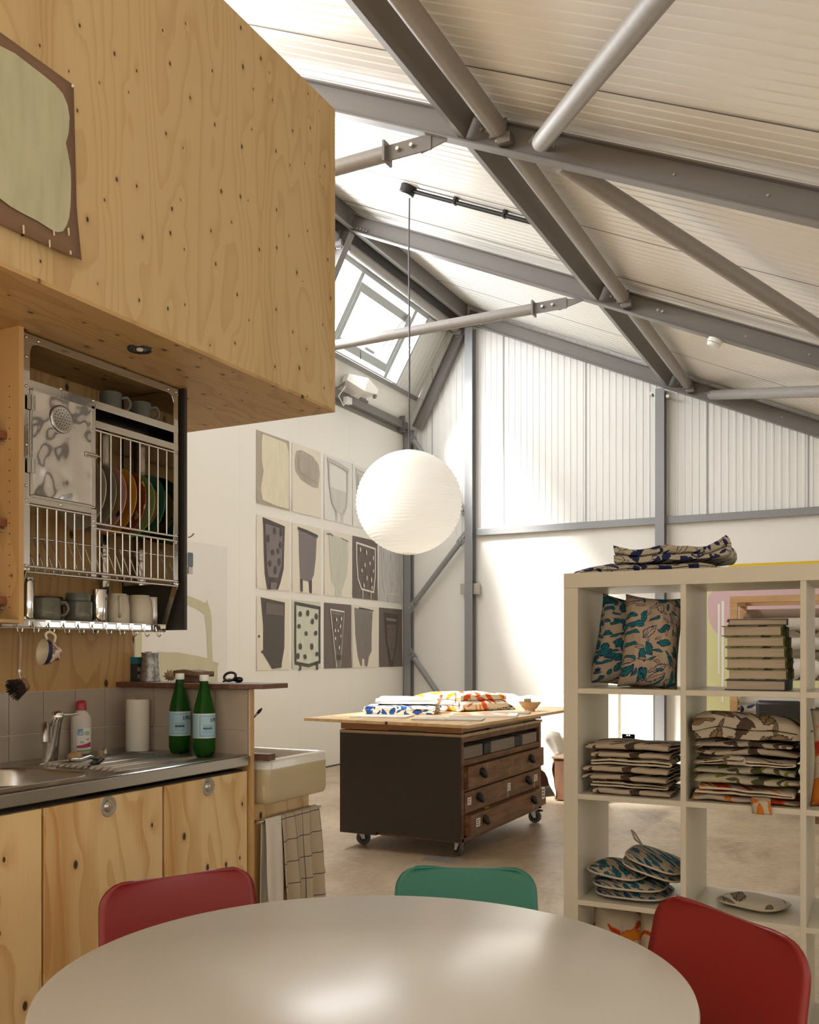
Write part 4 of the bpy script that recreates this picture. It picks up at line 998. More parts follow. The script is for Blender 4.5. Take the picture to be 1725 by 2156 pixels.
class Art:
    def __init__(s, y0, y1, z0, z1, bg, curl=.007):
        s.y0, s.y1, s.z0, s.z1, s.c = y0, y1, z0, z1, curl; s.m = MB(); s.lay = 1
        s.m.grid(lambda u, v: s.p(u, v, 0), 6, 8, KEYS.index(bg))
        s.m.grid(lambda u, v: s.p(u, v, -.0012), 6, 8, KEYS.index(bg))
    def p(s, u, v, e):
        return V((XL+.004+s.c*(max(0, .5-v)*2)**2*(.4+.6*abs(u-.3))+e, s.y0+(s.y1-s.y0)*u, s.z0+(s.z1-s.z0)*v))
    def poly(s, c, pts):
        e = .0022*s.lay; s.lay += 1
        # resample long edges so the paint follows the curl of the sheet
        q = []
        for a, b in zip(pts, pts[1:]+pts[:1]):
            k = max(1, int(math.hypot(b[0]-a[0], b[1]-a[1])/.12))
            q += [(a[0]+(b[0]-a[0])*i/k, a[1]+(b[1]-a[1])*i/k) for i in range(k)]
        s.m.add([s.p(u, v, e) for u, v in q], [tuple(range(len(q)))], KEYS.index(c)); return s
    def line(s, c, pts, w=.05, closed=False):
        e = .0022*s.lay; s.lay += 1
        asp = (s.y1-s.y0)/(s.z1-s.z0)
        q = pts+[pts[0]] if closed else pts
        for a, b in zip(q[:-1], q[1:]):
            e += .00025
            dx, dy = (b[0]-a[0])*asp, b[1]-a[1]; l = math.hypot(dx, dy) or 1; nx, ny = -dy/l*w/2, dx/l*w/2
            ex, ey = dx/l*w*.35, dy/l*w*.35
            k = max(1, int(l/.15))
            for i in range(k):
                t0, t1 = i/k, (i+1)/k
                P0 = (a[0]+(b[0]-a[0])*t0-(ex/asp if i == 0 else 0), a[1]+(b[1]-a[1])*t0-(ey if i == 0 else 0)); P1 = (a[0]+(b[0]-a[0])*t1+(ex/asp if i == k-1 else 0), a[1]+(b[1]-a[1])*t1+(ey if i == k-1 else 0))
                s.m.add([s.p(P0[0]+nx/asp, P0[1]+ny, e), s.p(P1[0]+nx/asp, P1[1]+ny, e), s.p(P1[0]-nx/asp, P1[1]-ny, e), s.p(P0[0]-nx/asp, P0[1]-ny, e)], [(0,1,2,3)], KEYS.index(c))
        return s
    def dots(s, c, pts, a=.035, b=.035, ang=.2):
        e = .0022*s.lay; s.lay += 1
        for i, (u, v) in enumerate(pts):
            e += .00002
            an = ang*math.sin(i*2.3); q = []
            for k in range(12):
                t = 2*PI*k/12; x, y = a*math.cos(t), b*math.sin(t)*(1+.2*math.sin(i)); q.append(s.p(u+x*math.cos(an)-y*math.sin(an)*.6, v+x*math.sin(an)+y*math.cos(an), e))
            s.m.add(q, [tuple(range(12))], KEYS.index(c))
        return s
    def done(s, label, group='painted paper sheets on the white wall'):
        return tag(s.m.build('painted_sheet', [PT[k] for k in KEYS], origin=(XL, (s.y0+s.y1)/2, s.z0)), label, 'painting', group)
def wy(px): return at(px, 1376, 'x', XL)[1]
cols = [(wy(539.5), wy(609)), (wy(614.5), wy(675)), (wy(682), wy(739.5)), (wy(742), wy(794.5)), (wy(798), wy(846.5))]
rows = [(2.655, 3.352), (1.845, 2.545), (1.06, 1.765)]
wob = lambda pts, k=.012: [(u+k*math.sin(i*5.1), v+k*math.cos(i*3.3)) for i, (u, v) in enumerate(pts)]
GL = [(.20,.93),(.84,.90),(.84,.62),(.80,.36),(.68,.22),(.68,.03),(.36,.03),(.36,.22),(.26,.38),(.20,.66)]
def A(c, r, bg): return Art(*cols[c], *rows[r], bg)
a = A(0,0,'edge'); a.poly('butter', [(.17,.97),(.60,.965),(.90,.955),(.97,.84),(.98,.5),(.96,.02),(.60,.02),(.16,.06),(.11,.20),(.16,.36),(.20,.46),(.14,.62),(.14,.85)]); a.done('cream painted sheet with taupe edges at the top of the grid, nearest the plywood box')
a = A(1,0,'cream'); a.poly('wash', [(.15,.90),(.30,.935),(.70,.90),(.92,.80),(.96,.66),(.90,.45),(.70,.44),(.30,.50),(.12,.60),(.08,.75)]); a.poly('edge', [(.22,.87),(.60,.86),(.82,.76),(.84,.52),(.55,.52),(.24,.58),(.17,.70)]); a.poly('wash', [(.26,.84),(.56,.83),(.77,.74),(.78,.55),(.55,.55),(.28,.61),(.22,.70)]); a.done('pale sheet with one rounded taupe patch at its top')
a = A(2,0,'white'); a.poly('pale2', [(.18,.52),(.84,.50),(.84,.34),(.70,.15),(.42,.17),(.24,.32)]); a.line('pale', [(.13,.92),(.84,.86),(.84,.52),(.80,.28),(.68,.15)], .035); a.line('pale', [(.14,.92),(.18,.55),(.27,.28),(.42,.16)], .035); a.line('pale', [(.12,.93),(.50,.91),(.85,.86)], .06); a.line('pale', [(.42,.16),(.42,.02)], .025); a.line('pale', [(.62,.15),(.62,.02)], .025); a.done('white sheet with a faint grey outlined half full goblet')
a = A(3,0,'white'); a.line('pale', [(.13,.93),(.85,.88),(.85,.5),(.70,.15)], .045); a.line('pale', [(.14,.93),(.18,.5),(.30,.2),(.70,.15)], .04); a.poly('sage', [(.2,.88),(.8,.84),(.8,.55),(.2,.58)]); a.done('white sheet with a grey goblet outline half hidden behind the paper lantern')
a = A(0,1,'cream'); a.poly('char', wob([(.17,.97),(.86,.93),(.82,.30),(.70,.12),(.62,0.0),(.30,0.0),(.24,.20),(.22,.5),(.19,.86)])); a.poly('mauve', [(.24,.90),(.78,.87),(.74,.36),(.62,.17),(.34,.17),(.30,.3),(.27,.6)]); a.poly('mauve', [(.40,.10),(.58,.10),(.56,.0),(.38,.0)]); a.dots('char', [(.52,.82),(.72,.82),(.32,.70),(.70,.64),(.46,.52),(.62,.55),(.38,.36),(.66,.40),(.54,.28)], .042, .05); a.done('sheet with a dark spotted tumbler in the middle row, nearest the plywood box')
a = A(1,1,'cream'); a.poly('mauve', wob([(.22,.90),(.86,.88),(.82,.52),(.74,.30),(.66,.20),(.66,.02),(.58,.02),(.56,.18),(.34,.18),(.34,.02),(.27,.02),(.26,.3),(.24,.6)])); a.line('char', [(.20,.93),(.5,.91),(.86,.87)], .045); a.line('char', [(.62,.18),(.61,.02)], .05); a.line('char', [(.30,.18),(.30,.03)], .05); a.done('sheet with a plain mauve grey goblet without spots')
a = A(2,1,'cream'); a.poly('sage', wob([(.15,.93),(.86,.90),(.88,.60),(.82,.36),(.70,.20),(.62,.10),(.62,.0),(.38,.0),(.38,.12),(.24,.22),(.20,.5)])); a.line('mid', [(.10,.94),(.22,.95),(.3,.93)], .025); a.line('mid', [(.6,.92),(.86,.89)], .014); a.done('sheet with a solid sage green goblet')
a = A(3,1,'brown'); a.line('line', [(.14,.90),(.90,.86),(.90,.42),(.82,.13),(.34,.16),(.20,.32),(.15,.6)], .03, True); a.line('line', [(.38,.15),(.38,.02)], .022); a.line('line', [(.70,.14),(.70,.02)], .022); a.dots('line', [(.28,.80),(.52,.77),(.80,.70),(.46,.56),(.66,.60),(.80,.48),(.34,.46),(.54,.35),(.72,.33),(.42,.22),(.74,.20)], .022, .04, .5); a.done('dark brown sheet with a white outlined goblet and white dashes, beside the lantern')
a = A(4,1,'lilac'); a.line('lime', [(.10,.92),(.90,.90),(.90,.5),(.84,.14),(.24,.14),(.14,.35)], .03, True); a.line('lime', [(.36,.13),(.36,.0)], .02); a.line('lime', [(.66,.13),(.66,.0)], .02); a.dots('lime', [(.2,.8),(.5,.78),(.76,.75),(.3,.62),(.6,.6),(.45,.48),(.72,.46),(.3,.35),(.55,.32)], .02, .03); a.done('pale lilac grey sheet with a faint lime outlined cup, last of the middle row')
a = A(0,2,'cream'); a.poly('char', wob([(.12,.98),(.86,.96),(.84,.30),(.74,.10),(.72,0.02),(.44,0.02),(.34,.10),(.20,.22),(.19,.6)])); a.poly('brown', [(.26,.93),(.80,.91),(.80,.76),(.26,.77)]); a.dots('char', [(.06,.46),(.16,.25)], .03, .02); a.done('sheet with a black tumbler above a torn corner, bottom row nearest the plywood box')
a = A(1,2,'mint'); a.line('char', [(.10,.95),(.95,.91),(.94,.10),(.55,.05),(.10,.09)], .05, True); a.line('char', [(.26,.06),(.26,.0)], .05); a.line('char', [(.84,.07),(.84,.0)], .05); a.dots('char', [(.26,.80),(.52,.82),(.82,.78),(.68,.70),(.22,.62),(.46,.52),(.80,.53),(.26,.33),(.66,.33),(.18,.19),(.42,.18),(.84,.22)], .05, .042); a.done('mint sheet with a broad black spotted beaker outlined in black')
a = A(2,2,'brown'); a.poly('mid', [(.20,.88),(.70,.86),(.60,.22),(.56,.0),(.36,.0),(.34,.2)]); a.poly('brown', [(.26,.84),(.64,.82),(.55,.2),(.40,.2)]); a.line('line', [(.20,.90),(.28,.6),(.38,.2),(.42,.02)], .018); a.line('line', [(.20,.90),(.70,.88)], .022); a.line('pale', [(.70,.88),(.60,.3),(.55,.03)], .014); a.poly('char', [(.40,.20),(.58,.20),(.57,.13),(.41,.13)]); a.dots('line', [(.40,.75),(.58,.77),(.54,.65),(.36,.58),(.46,.58),(.56,.50),(.36,.46),(.50,.32)], .022, .028); a.done('brown sheet with a narrow white outlined flute glass')
a = A(3,2,'cream'); a.poly('mid', wob([(.06,.95),(.80,.92),(.76,.55),(.74,.28),(.62,.16),(.56,.02),(.46,.02),(.46,.14),(.36,.14),(.34,.02),(.28,.04),(.20,.18),(.12,.5)])); a.line('char', [(.24,.96),(.5,.95),(.8,.93)], .025); a.done('cream sheet with a solid mid grey goblet on two stems')
a = A(4,2,'brown'); a.poly('char', [(.18,.93),(.82,.90),(.80,.70),(.76,.40),(.62,.10),(.60,0.),(.44,0.),(.40,.12),(.26,.45)]); a.poly('mid', [(.28,.84),(.74,.82),(.72,.78),(.30,.79)]); a.poly('brown', [(.28,.72),(.72,.72),(.68,.42),(.56,.12),(.46,.12),(.32,.45)]); a.dots('char', [(.36,.64),(.54,.64),(.64,.66),(.42,.5),(.6,.48),(.5,.38),(.46,.3),(.58,.28)], .018, .03); a.done('dark sheet with a near black goblet at the far end of the bottom row')
# large canvas with olive arcs
a = Art(4.2, wy(478), .35, at(478, 1152, 'x', XL)[2], 'white', 0.0); y0, y1, z0, z1 = a.y0, a.y1, a.z0, a.z1
def cp_(px, py): q = at(px, py, 'x', XL); return ((q[1]-y0)/(y1-y0), (q[2]-z0)/(z1-z0))
a.poly('green', [cp_(*p) for p in ((330,1240),(381,1249),(410,1260),(433,1270),(434,1262),(442,1285),(445,1305),(445,1345),(447,1392),(460,1396),(457,1405),(457,1470),(330,1470),(330,1372),(375,1374),(410,1380),(437,1386),(434,1330),(430,1294),(415,1282),(381,1268),(330,1258))])
a.poly('green', [cp_(*p) for p in ((283,1320),(297,1320),(297,1470),(283,1470))])
PTG = PT['green']
o = a.m.build('painted_canvas', [PT[k] for k in KEYS], origin=(XL, (y0+y1)/2, z0)); tag(o, 'large white canvas with pale olive arches leaning on the left wall', 'painting')

# ------------------------------------------------------------------ lantern, cord, conduit, floodlight, detector
LY = 6.52; rose = at(866, 398, 'y', LY); lx = at(862.5, 1000, 'y', LY)[0]
rose.x = lx; rose.z = roofz(lx)
lc = at(861.5, 1058, 'y', LY); lr = 110.5*((lc-V((0,0,CAMH))).dot(_f))/F
n = N('rice_paper'); s_ = n.sep(n.obj())
n.pr((.86,.855,.83), .8, 0, **{'Subsurface Weight': 0.0, 'Transmission Weight': .0})
tr = n.node('ShaderNodeBsdfTranslucent', {'Color': (.86,.855,.83)}, 0)
df_ = n.node('ShaderNodeBsdfDiffuse', {'Color': (.86,.855,.83)}, 0)
mx = n.node('ShaderNodeMixShader', {0: .6, 1: df_, 2: tr}); n.t.links.new(mx, n.n['Material Output'].inputs['Surface']); M_rice = n.mat
bw = n.node('ShaderNodeBump', {'Height': n.math('SINE', n.math('MULTIPLY', s_[2], 260.)), 'Strength': .14, 'Distance': .006})
for nd in n.n:
    if nd.type in ('BSDF_TRANSLUCENT', 'BSDF_DIFFUSE'): n.t.links.new(bw, nd.inputs['Normal'])
t = thing('paper_lantern', 'big round white paper lantern hanging over the workbench', 'pendant lamp', (lc.x, lc.y, lc.z-lr))
prof = []
nr = 34
for i in range(nr*2+1):
    a_ = .13+(PI-.26)*i/(nr*2); rr = lr*math.sin(a_)+(.006 if i % 2 else -.002); prof.append((rr, lr*.98*math.cos(a_)))
MB().lathe(prof, lc, 64, caps=False).build('shade', M_rice, t, smooth=180)
MB().tube([lc+V((lr*.13*math.cos(2*PI*i/24), lr*.13*math.sin(2*PI*i/24), -lr*.975)) for i in range(24)], .004, 6, closed=True).build('bottom_ring', M_white, t, smooth=90)
MB().tube([lc+V((lr*.13*math.cos(2*PI*i/24), lr*.13*math.sin(2*PI*i/24), lr*.975)) for i in range(24)], .004, 6, closed=True).build('top_ring', M_white, t, smooth=90)
MB().tube([rose-V((0,0,.10)), rose+V((-.006,0,-.5)), lc+V((.004,0,lr+.8)), lc+V((0,0,lr*.6))], .0065, 8).build('cord', plain('lamp_cord', (.07,.07,.085), .5), t, smooth=60)
MB().lathe([(.03,.06),(.03,-.02),(.02,-.03),(0,-.03)], lc+V((0,0,lr*.55)), 16, caps=False).build('lamp_holder', M_panel, t, smooth=40)
t = thing('ceiling_rose', 'round black ceiling rose with the lamp cord below it', 'ceiling rose', rose-V((0,0,.12)))
MB().cyl(rose+RN*.02, rose-RN*.005, .085, .085, 28).build('white_base', M_panel, t, smooth=40)
MB().cyl(rose-RN*.005, rose-RN*.075, .066, .06, 28).build('black_cover', M_dark, t, bevel=.008, smooth=40)
p0 = rose+RD*.05-RN*.035; p1 = V((-2.16, LY, roofz(-2.16)))-RN*.035
t = thing('conduit', 'thin black conduit clipped along the ribbed ceiling from the ceiling rose', 'conduit', p0)
MB().cyl(p0, p1, .016, n=10).build('pipe', M_dark, t, smooth=60)
MB().cyl(p0+RN*.03, p1+RN*.03, .004, n=6).build('wire', M_steel, t, smooth=60)
for s in (.32, .68):
    c = p0.lerp(p1, s); MB().obox(c+RN*.012, RD*.012, RN*.03, V((0,.026,0))).build('clip', M_dark, t, bevel=.004)
q = at(775, 845, 'x', XL+.08); fl = at(757, 815, 'x', XL+.22)
t = thing('floodlight', 'white floodlight with swivel bracket fixed on the rail below the skylight', 'floodlight', (XL+.04, fl.y-.2, 4.03))
ax = V((.35, .80, -.30)).normalized(); u2 = V((0,0,1)).cross(ax).normalized(); w2 = ax.cross(u2)
b0 = [fl-ax*.20+u2*sx*.05+w2*sz*.04 for sx, sz in ((-1,-1),(1,-1),(1,1),(-1,1))]; b1 = [fl+ax*.0+u2*sx*.13+w2*sz*.08 for sx, sz in ((-1,-1),(1,-1),(1,1),(-1,1))]
b2 = [fl+ax*.17+u2*sx*.12+w2*sz*.03 for sx, sz in ((-1,-1),(1,-1),(1,1),(-1,1))]
MB().add(b0+b1+b2, [(0,1,2,3),(8,9,10,11)]+[(i, (i+1) % 4, 4+(i+1) % 4, 4+i) for i in range(4)]+[(4+i, 4+(i+1) % 4, 8+(i+1) % 4, 8+i) for i in range(4)]).build('housing', M_panel, t, bevel=.006)
m = MB().obox(fl+ax*.10-w2*.11, ax*.05, u2*.02, w2*.012).obox(fl+ax*.16+u2*.1-w2*.05, ax*.012, u2*.02, w2*.02).obox(fl+ax*.16-u2*.1-w2*.05, ax*.012, u2*.02, w2*.02); m.build('clamp', M_steel, t)
MB().bar((XL+.03, fl.y-.22, 4.06), fl-ax*.16, .05, .012).build('bracket', M_steel, t)
MB().obox((XL+.10, fl.y-.05, 3.985), V((.03,0,0)), V((0,.05,0)), V((0,0,.035))).build('junction_box', M_panel, t, bevel=.004)
MB().tube([(XL+.10, fl.y-.08, 3.96), (XL+.12, fl.y-.17, 3.90), (XL+.10, fl.y-.24, 3.99), (XL+.16, fl.y-.19, 4.10)], .006, 8).build('cable', M_panel, t, smooth=60)
q = at(1508, 722, 'y', 7.6); q.z = raftz(q.x); dn = -RN
t = thing('smoke_detector', 'round white smoke detector under the middle rafter', 'smoke detector', q-RN*.07)
MB().cyl(q+dn*0, q+dn*.032, .058, .060, 30).build('base', M_panel, t, bevel=.004, smooth=40)
MB().cyl(q+dn*.034, q+dn*.062, .054, .046, 30).build('sensor_head', M_panel, t, bevel=.008, smooth=40)
t = thing('wall_socket', 'grey double wall socket low on the gable wall behind the shelving', 'socket', at(1326, 1562, 'y', YG))
q = at(1325, 1553, 'y', YG)
MB().box(q.x-.075, q.x+.075, YG-.03, YG, q.z-.045, q.z+.045).build('plate', plain('socket_steel', (.20,.20,.20), .35, .4), t, bevel=.004)
m = MB()
for sx in (-.038, .038):
    m.box(q.x+sx-.004, q.x+sx+.004, YG-.032, YG-.03, q.z+.008, q.z+.02)
    for dx in (-.011, .011): m.box(q.x+sx+dx-.004, q.x+sx+dx+.004, YG-.032, YG-.03, q.z-.02, q.z-.012)
m.build('pin_hole', M_dark, t)
MB().box(q.x-.02, q.x-.006, YG-.036, YG-.03, q.z+.02, q.z+.034).box(q.x+.006, q.x+.02, YG-.036, YG-.03, q.z+.02, q.z+.034).build('switch', M_panel, t)
a = at(1279, 1400, 'y', YG).x; b = at(1304, 1400, 'y', YG).x
o = MB().box(a, b, YG-.04, YG, .02, 1.55).build('painted_board', plain('pale_yellow_board', (.76,.73,.52), .5), origin=(a, YG, .02)); tag(o, 'narrow pale yellow board leaning on the gable wall behind the shelving', 'board')
o = MB().box(b+.03, -2.29, YG-.03, YG, 0, 1.30).build('plasterboard', plain('pale_board', (.70,.70,.68), .5), origin=(b, YG, 0)); tag(o, 'pale board leaning on the gable wall left of the column behind the shelving', 'board')

# ------------------------------------------------------------------ workbench
M_bply = plywood('bench_top_ply', 'X', 'Y', lo=(.42,.24,.10), hi=(.62,.44,.24), knots=4, ksize=.012, fig=8, seed=1.4)
M_pine = timber('bench_pine', (.26,.11,.04), (.42,.22,.09), 'X', .5, 20)
M_pineY = timber('bench_pine_side', (.22,.11,.055), (.36,.22,.13), 'Y', .5, 20)
n = N('chest_wood'); o_ = n.obj(); g = n.noise(n.map(o_, (1, .15, 1)), 30, 4, .6, .5); st_ = n.noise(o_, 7, 6, .75, 1.)
c1 = n.ramp(g, [(.3, (.09,.038,.018)), (.7, (.22,.105,.052))])
c1 = n.mix(n.step(st_, .56, .70), c1, (.27,.185,.13)); n.bump(g, .2, .004)
M_chest = n.pr(c1, .5)
M_black = plain('black_side_paint', (.021,.015,.011), .42, var=.15, sc=4)
t = thing('workbench', 'large workbench on castors with plywood top, black end panel and old wooden plan drawers', 'workbench', (-2.64, 5.75, 0))
bx0, bx1, by0, by1 = -3.063, -2.236, 5.06, 6.49
TZT = .822
MB().prism([(-3.215,4.87,TZT-.018),(-2.066,4.775,TZT-.018),(-2.012,6.72,TZT-.018),(-3.12,6.78,TZT-.018)], (0,0,.018)).build('tabletop', M_bply, t, bevel=.001)
m = MB().box(bx0, bx1, by0, by0+.03, .748, TZT-.018).box(bx0, bx1, by1-.03, by1, .748, TZT-.018)
m.build('apron', M_pine, t)
m = MB().box(bx1-.03, bx1, by0+.03, by1-.03, .752, TZT-.018).box(bx0, bx0+.03, by0+.03, by1-.03, .752, TZT-.018); m.build('side_apron', M_pineY, t)
m = MB().box(bx0-.006, bx1+.008, by0-.006, by1+.006, .724, .742); m.build('ledge', timber('pale_worn_wood', (.34,.22,.12), (.60,.48,.33), 'X', .6, 18), t, bevel=.002)
MB().box(bx0+.34, bx0+.60, by0-.001, by0+.02, .7425, .752).box(bx1-.02, bx1+.0005, 5.5, 6.1, .7425, .752).build('painted_gap_shade', M_dark, t)  # solid dark strips painted in as the shade between ledge and apron
MB().prism([(bx0, by0-.012, .100), (bx0+.26, by0-.012, .100), (bx0+.26, by0-.012, .118), (bx1, by0-.012, .108), (bx1, by0-.012, .724), (bx0, by0-.012, .724)], (0,.02,0)).build('end_panel', M_black, t)
m = MB().box(bx0, bx0+.02, by0+.01, by1, .115, .724).box(bx0, bx1-.02, by1-.02, by1, .115, .724)
m.box(bx1-.03, bx1, by0+.01, by0+.04, .10, .724).box(bx1-.03, bx1, by1-.045, by1, .10, .724)
m.box(bx1-.03, bx1-.002, by0+.04, by1-.045, .690, .724).box(bx1-.03, bx1-.003, by0+.04, by1-.045, .55, .585).box(bx0+.02, bx1-.03, by0+.01, by1-.02, .575, .585)
m.box(bx1-.03, bx1-.006, by0+.04, by1-.045, .395, .41).box(bx1-.03, bx1-.006, by0+.04, by1-.045, .25, .262).box(bx0, bx1, by0+.01, by1, .10, .125)
m.box(bx1-.5, bx1-.49, by0+.04, by1-.04, .12, .58)
m.build('carcass', M_chest, t, bevel=.002)
M_cup = plain('dark_iron', (.03,.027,.024), .45, .4)
for k, (z0, z1, out, lab) in enumerate(((.415, .545, .028, None), (.268, .392, .006, None), (.135, .258, .045, None))):
    x1 = bx1+out
    d = MB().box(bx1-.02, x1, by0+.045, by1-(.02 if k != 1 else .05), z0, z1).box(bx1-.45, bx1-.02, by0+.05, by0+.065, z0+.01, z1-.01).build('drawer', M_chest, t, bevel=.003)
    for y in (5.30, 6.17):
        c = V((x1, y, (z0+z1)/2+.005)); 
        MB().tube([c+V((0,0,.02)), c+V((.012,0,.014)), c+V((.032,0,-.018)), c+V((.030,0,-.024))], [.022,.024,.016,.004], 14).build('cup_handle', M_cup, d, smooth=60)
    notes = {0: [], 1: [(5.14,.055,.045,0),(5.80,.055,.05,1),(6.32,.07,.045,1)], 2: [(5.18,.06,.05,2),(6.38,.06,.085,3)]}[k]
    for y, w, h, kind in notes:
        nb = MB().box(x1, x1+.0012, y, y+w, z0+.045, z0+.045+h, 0)
        for r_ in range(3): nb.box(x1+.0012, x1+.0018, y+.006, y+w-.01-.01*(r_ % 2), z0+.045+h*(.2+.25*r_), z0+.045+h*(.30+.25*r_), 1 if kind in (0, 1) and r_ != 1 else 2)
        if kind == 1: nb.box(x1, x1+.001, y+.004, y+.010, z0+.0, z0+.045, 0)
        nb.build('paper_note', [M_paperw, plain('red_ink', (.40,.05,.05), .6), plain('dark_ink', (.04,.04,.05), .6)], d)
m = MB().box(bx1+.012, bx1+.03, 5.36, 5.42, .262, .268).build('brass_label', plain('label_brass', (.40,.28,.05), .3, .7), t)
for x, y, sw in ((-3.0, 5.20, .5), (-2.29, 5.16, 2.6), (-2.28, 6.43, .2), (-3.0, 6.40, 1.2)):
    d = V((math.cos(sw), math.sin(sw), 0)); s_ = V((-d.y, d.x, 0)); c = V((x, y, .046))+d*.018
    ct = MB().cyl(c-s_*.013, c+s_*.013, .046, n=28); 
    f_ = MB().obox((x, y, .098), V((.04,0,0)), V((0,.04,0)), V((0,0,.004)))
    for sg in (-1, 1): f_.prism([V((x, y, .096))+s_*sg*.018-d*.022, V((x, y, .096))+s_*sg*.018+d*.022, c+s_*sg*.018+d*.010-V((0,0,.008)), c+s_*sg*.018-d*.010-V((0,0,.008))], s_*.003)
    cs = f_.build('caster', M_panel, t)
    ct.build('wheel', plain('rubber_grey', (.10,.095,.085), .5), cs, smooth=40, bevel=.006)
    MB().cyl(c-s_*.015, c+s_*.015, .026, n=20).build('hub', M_dark, cs, smooth=40)
    MB().obox(V((x, y, .090))+d*.045, d*.03, s_*.016, V((0,0,.006))).build('brake_pedal', M_dark, cs, bevel=.003)
for i, (y0, y1, c, lab) in enumerate(((5.12,5.42,(.20,.17,.14),'grey folder lying in the open slot of the bench, nearest the black end'), (5.47,5.55,(.05,.055,.06),'dark bound folder lying in the open slot of the bench'), (5.56,5.98,(.24,.205,.17),'wide taupe folder in the middle of the open bench slot'), (5.99,6.12,(.04,.045,.05),'dark folder between two taupe folders in the bench slot'), (6.14,6.43,(.26,.22,.185),'taupe folder at the far end of the open bench slot'))):
    o = MB().box(-2.70, bx1-.012-(.01 if i % 2 else 0), y0, y1, .5865, .66-(.006 if i % 2 else 0)).build('folder', plain('folder_%d' % i, c, .7, var=.15), bevel=.003); tag(o, lab, 'folder', 'folders in the open bench slot')

# ------------------------------------------------------------------ cloths
def folded(w, d, h, layers, t, seed=0, sag=.0, ny=14, amp=.004, rnd=.04, open_right=True):
    """a cloth folded back and forth: the folds show on its front"""
    rng = random.Random(seed); g = h/layers; path = []
    ends = [(-w/2+rng.uniform(0, rnd)*w, w/2-rng.uniform(0, rnd)*w) for _ in range(layers)]
    for k in range(layers):
        xs, xe = ends[k]; z = g*(k+.5)
        if k: xs = ends[k-1][0] if k % 2 == 0 else xs; 
        n_ = 12; a, b = (xs, xe) if k % 2 == 0 else (xe, xs)
        if k: a = path[-1][0]
        for i in range(n_+1): path.append((a+(b-a)*i/n_, z))
        if k < layers-1:
            s_ = 1 if k % 2 == 0 else -1
            for i in range(1, 6):
                an = PI*i/6; path.append((b+s_*math.sin(an)*g*.5, z+g*.5*(1-math.cos(an))))
    P_ = [V((x, 0, z)) for x, z in path]; k = len(P_); m = MB(); o1 = []; o2 = []
    tt = min(t, g*.92)
    for i, p in enumerate(P_):
        tn = (P_[min(i+1, k-1)]-P_[max(i-1, 0)]).normalized(); nn = V((-tn.z, 0, tn.x)); o1.append(p+nn*tt/2); o2.append(p-nn*tt/2)
    def dis(p, y):
        q = V((p.x*6, y*6, seed*2.3)); f = p.z/max(h, .001)
        e = noise.noise(q)*amp*(.4+f)+noise.noise(q*3)*amp*.4
        dr_ = -sag*f*((2*p.x/w)**4+(2*y/d)**4)
        yy = y*(1+.05*noise.noise(V((p.x*9, p.z*60, seed))))
        return V((p.x+.5*amp*noise.noise(V((p.z*50, y*8, seed+9))), yy, max(tt*.1, p.z+e+dr_)))
    vs = []; nyp = ny+1
    for j in range(nyp):
        y = -d/2+d*j/ny
        vs += [dis(p, y) for p in o1]+[dis(p, y) for p in o2]
    S2 = 2*k; fs = []; ed = []
    for j in range(ny):
        for i in range(k-1):
            a = j*S2+i; b = (j+1)*S2+i
            fs += [(a, a+1, b+1, b), (a+k, b+k, b+k+1, a+k+1)]
        a, b = j*S2, (j+1)*S2
        ed += [(a, b, b+k, a+k), (a+k-1, a+2*k-1, b+2*k-1, b+k-1)]
    for j in (0, ny):
        for i in range(k-1): a = j*S2+i; ed.append((a, a+k, a+k+1, a+1) if j == 0 else (a, a+1, a+k+1, a+k))
    m.add(vs, fs); m.f += ed; m.m += [1]*len(ed); return m
HEM = None
def cloth(name, lab, cat, m, mat, loc, rot=0, grp=None, smooth=70, hem=False):
    o = m.build(name, [mat, HEM if hem else mat], origin=(0,0,0), smooth=smooth); o.location = loc; o.rotation_euler = rot if isinstance(rot, tuple) else (0,0,rot)
    return tag(o, lab, cat, grp)
F_white = plain('white_cotton', (.74,.73,.68), .9, var=.03, sc=60)
F_blue = leaf_fabric('blue_print', (.70,.66,.56), [(.03,.09,.36),(.04,.14,.42)], (.02,.03,.10), 13, .45, .20, .85)
F_orange = leaf_fabric('orange_print', (.72,.66,.54), [(.72,.25,.03),(.58,.09,.025)], None, 8.5, .52, .17, .95)
F_grey = leaf_fabric('grey_print', (.55,.53,.48), [(.05,.05,.055),(.10,.10,.10)], None, 26, .45, .25, .9)
bz = TZT+.0005
cloth('folded_fabric', 'folded blue printed fabric lying under the white cloth on the workbench', 'fabric', folded(.46, .34, .058, 4, .015, 3, .006), F_blue, at(848, 1501, 'z', bz), R(18), 'folded fabrics on the workbench')
q = at(848, 1500, 'z', bz); q.z = bz+.062
cloth('folded_fabric', 'folded plain white cloth lying on top of the blue printed fabric', 'fabric', folded(.42, .30, .045, 2, .020, 5, .006, amp=.008), F_white, q+V((.03,.02,0)), R(20), 'folded fabrics on the workbench')
cloth('folded_fabric', 'tall folded orange leaf printed fabric in the middle of the workbench', 'fabric', folded(.50, .44, .125, 3, .036, 8, .012, amp=.012), F_orange, at(962, 1494, 'z', bz)+V((0,.06,0)), R(-24), 'folded fabrics on the workbench')
cloth('folded_fabric', 'dark grey patterned cloth peeping out beside the orange fabric', 'fabric', folded(.30, .26, .055, 3, .016, 11, .02), F_grey, at(1004, 1494, 'z', bz)+V((.04,.10,0)), R(-30), 'folded fabrics on the workbench')
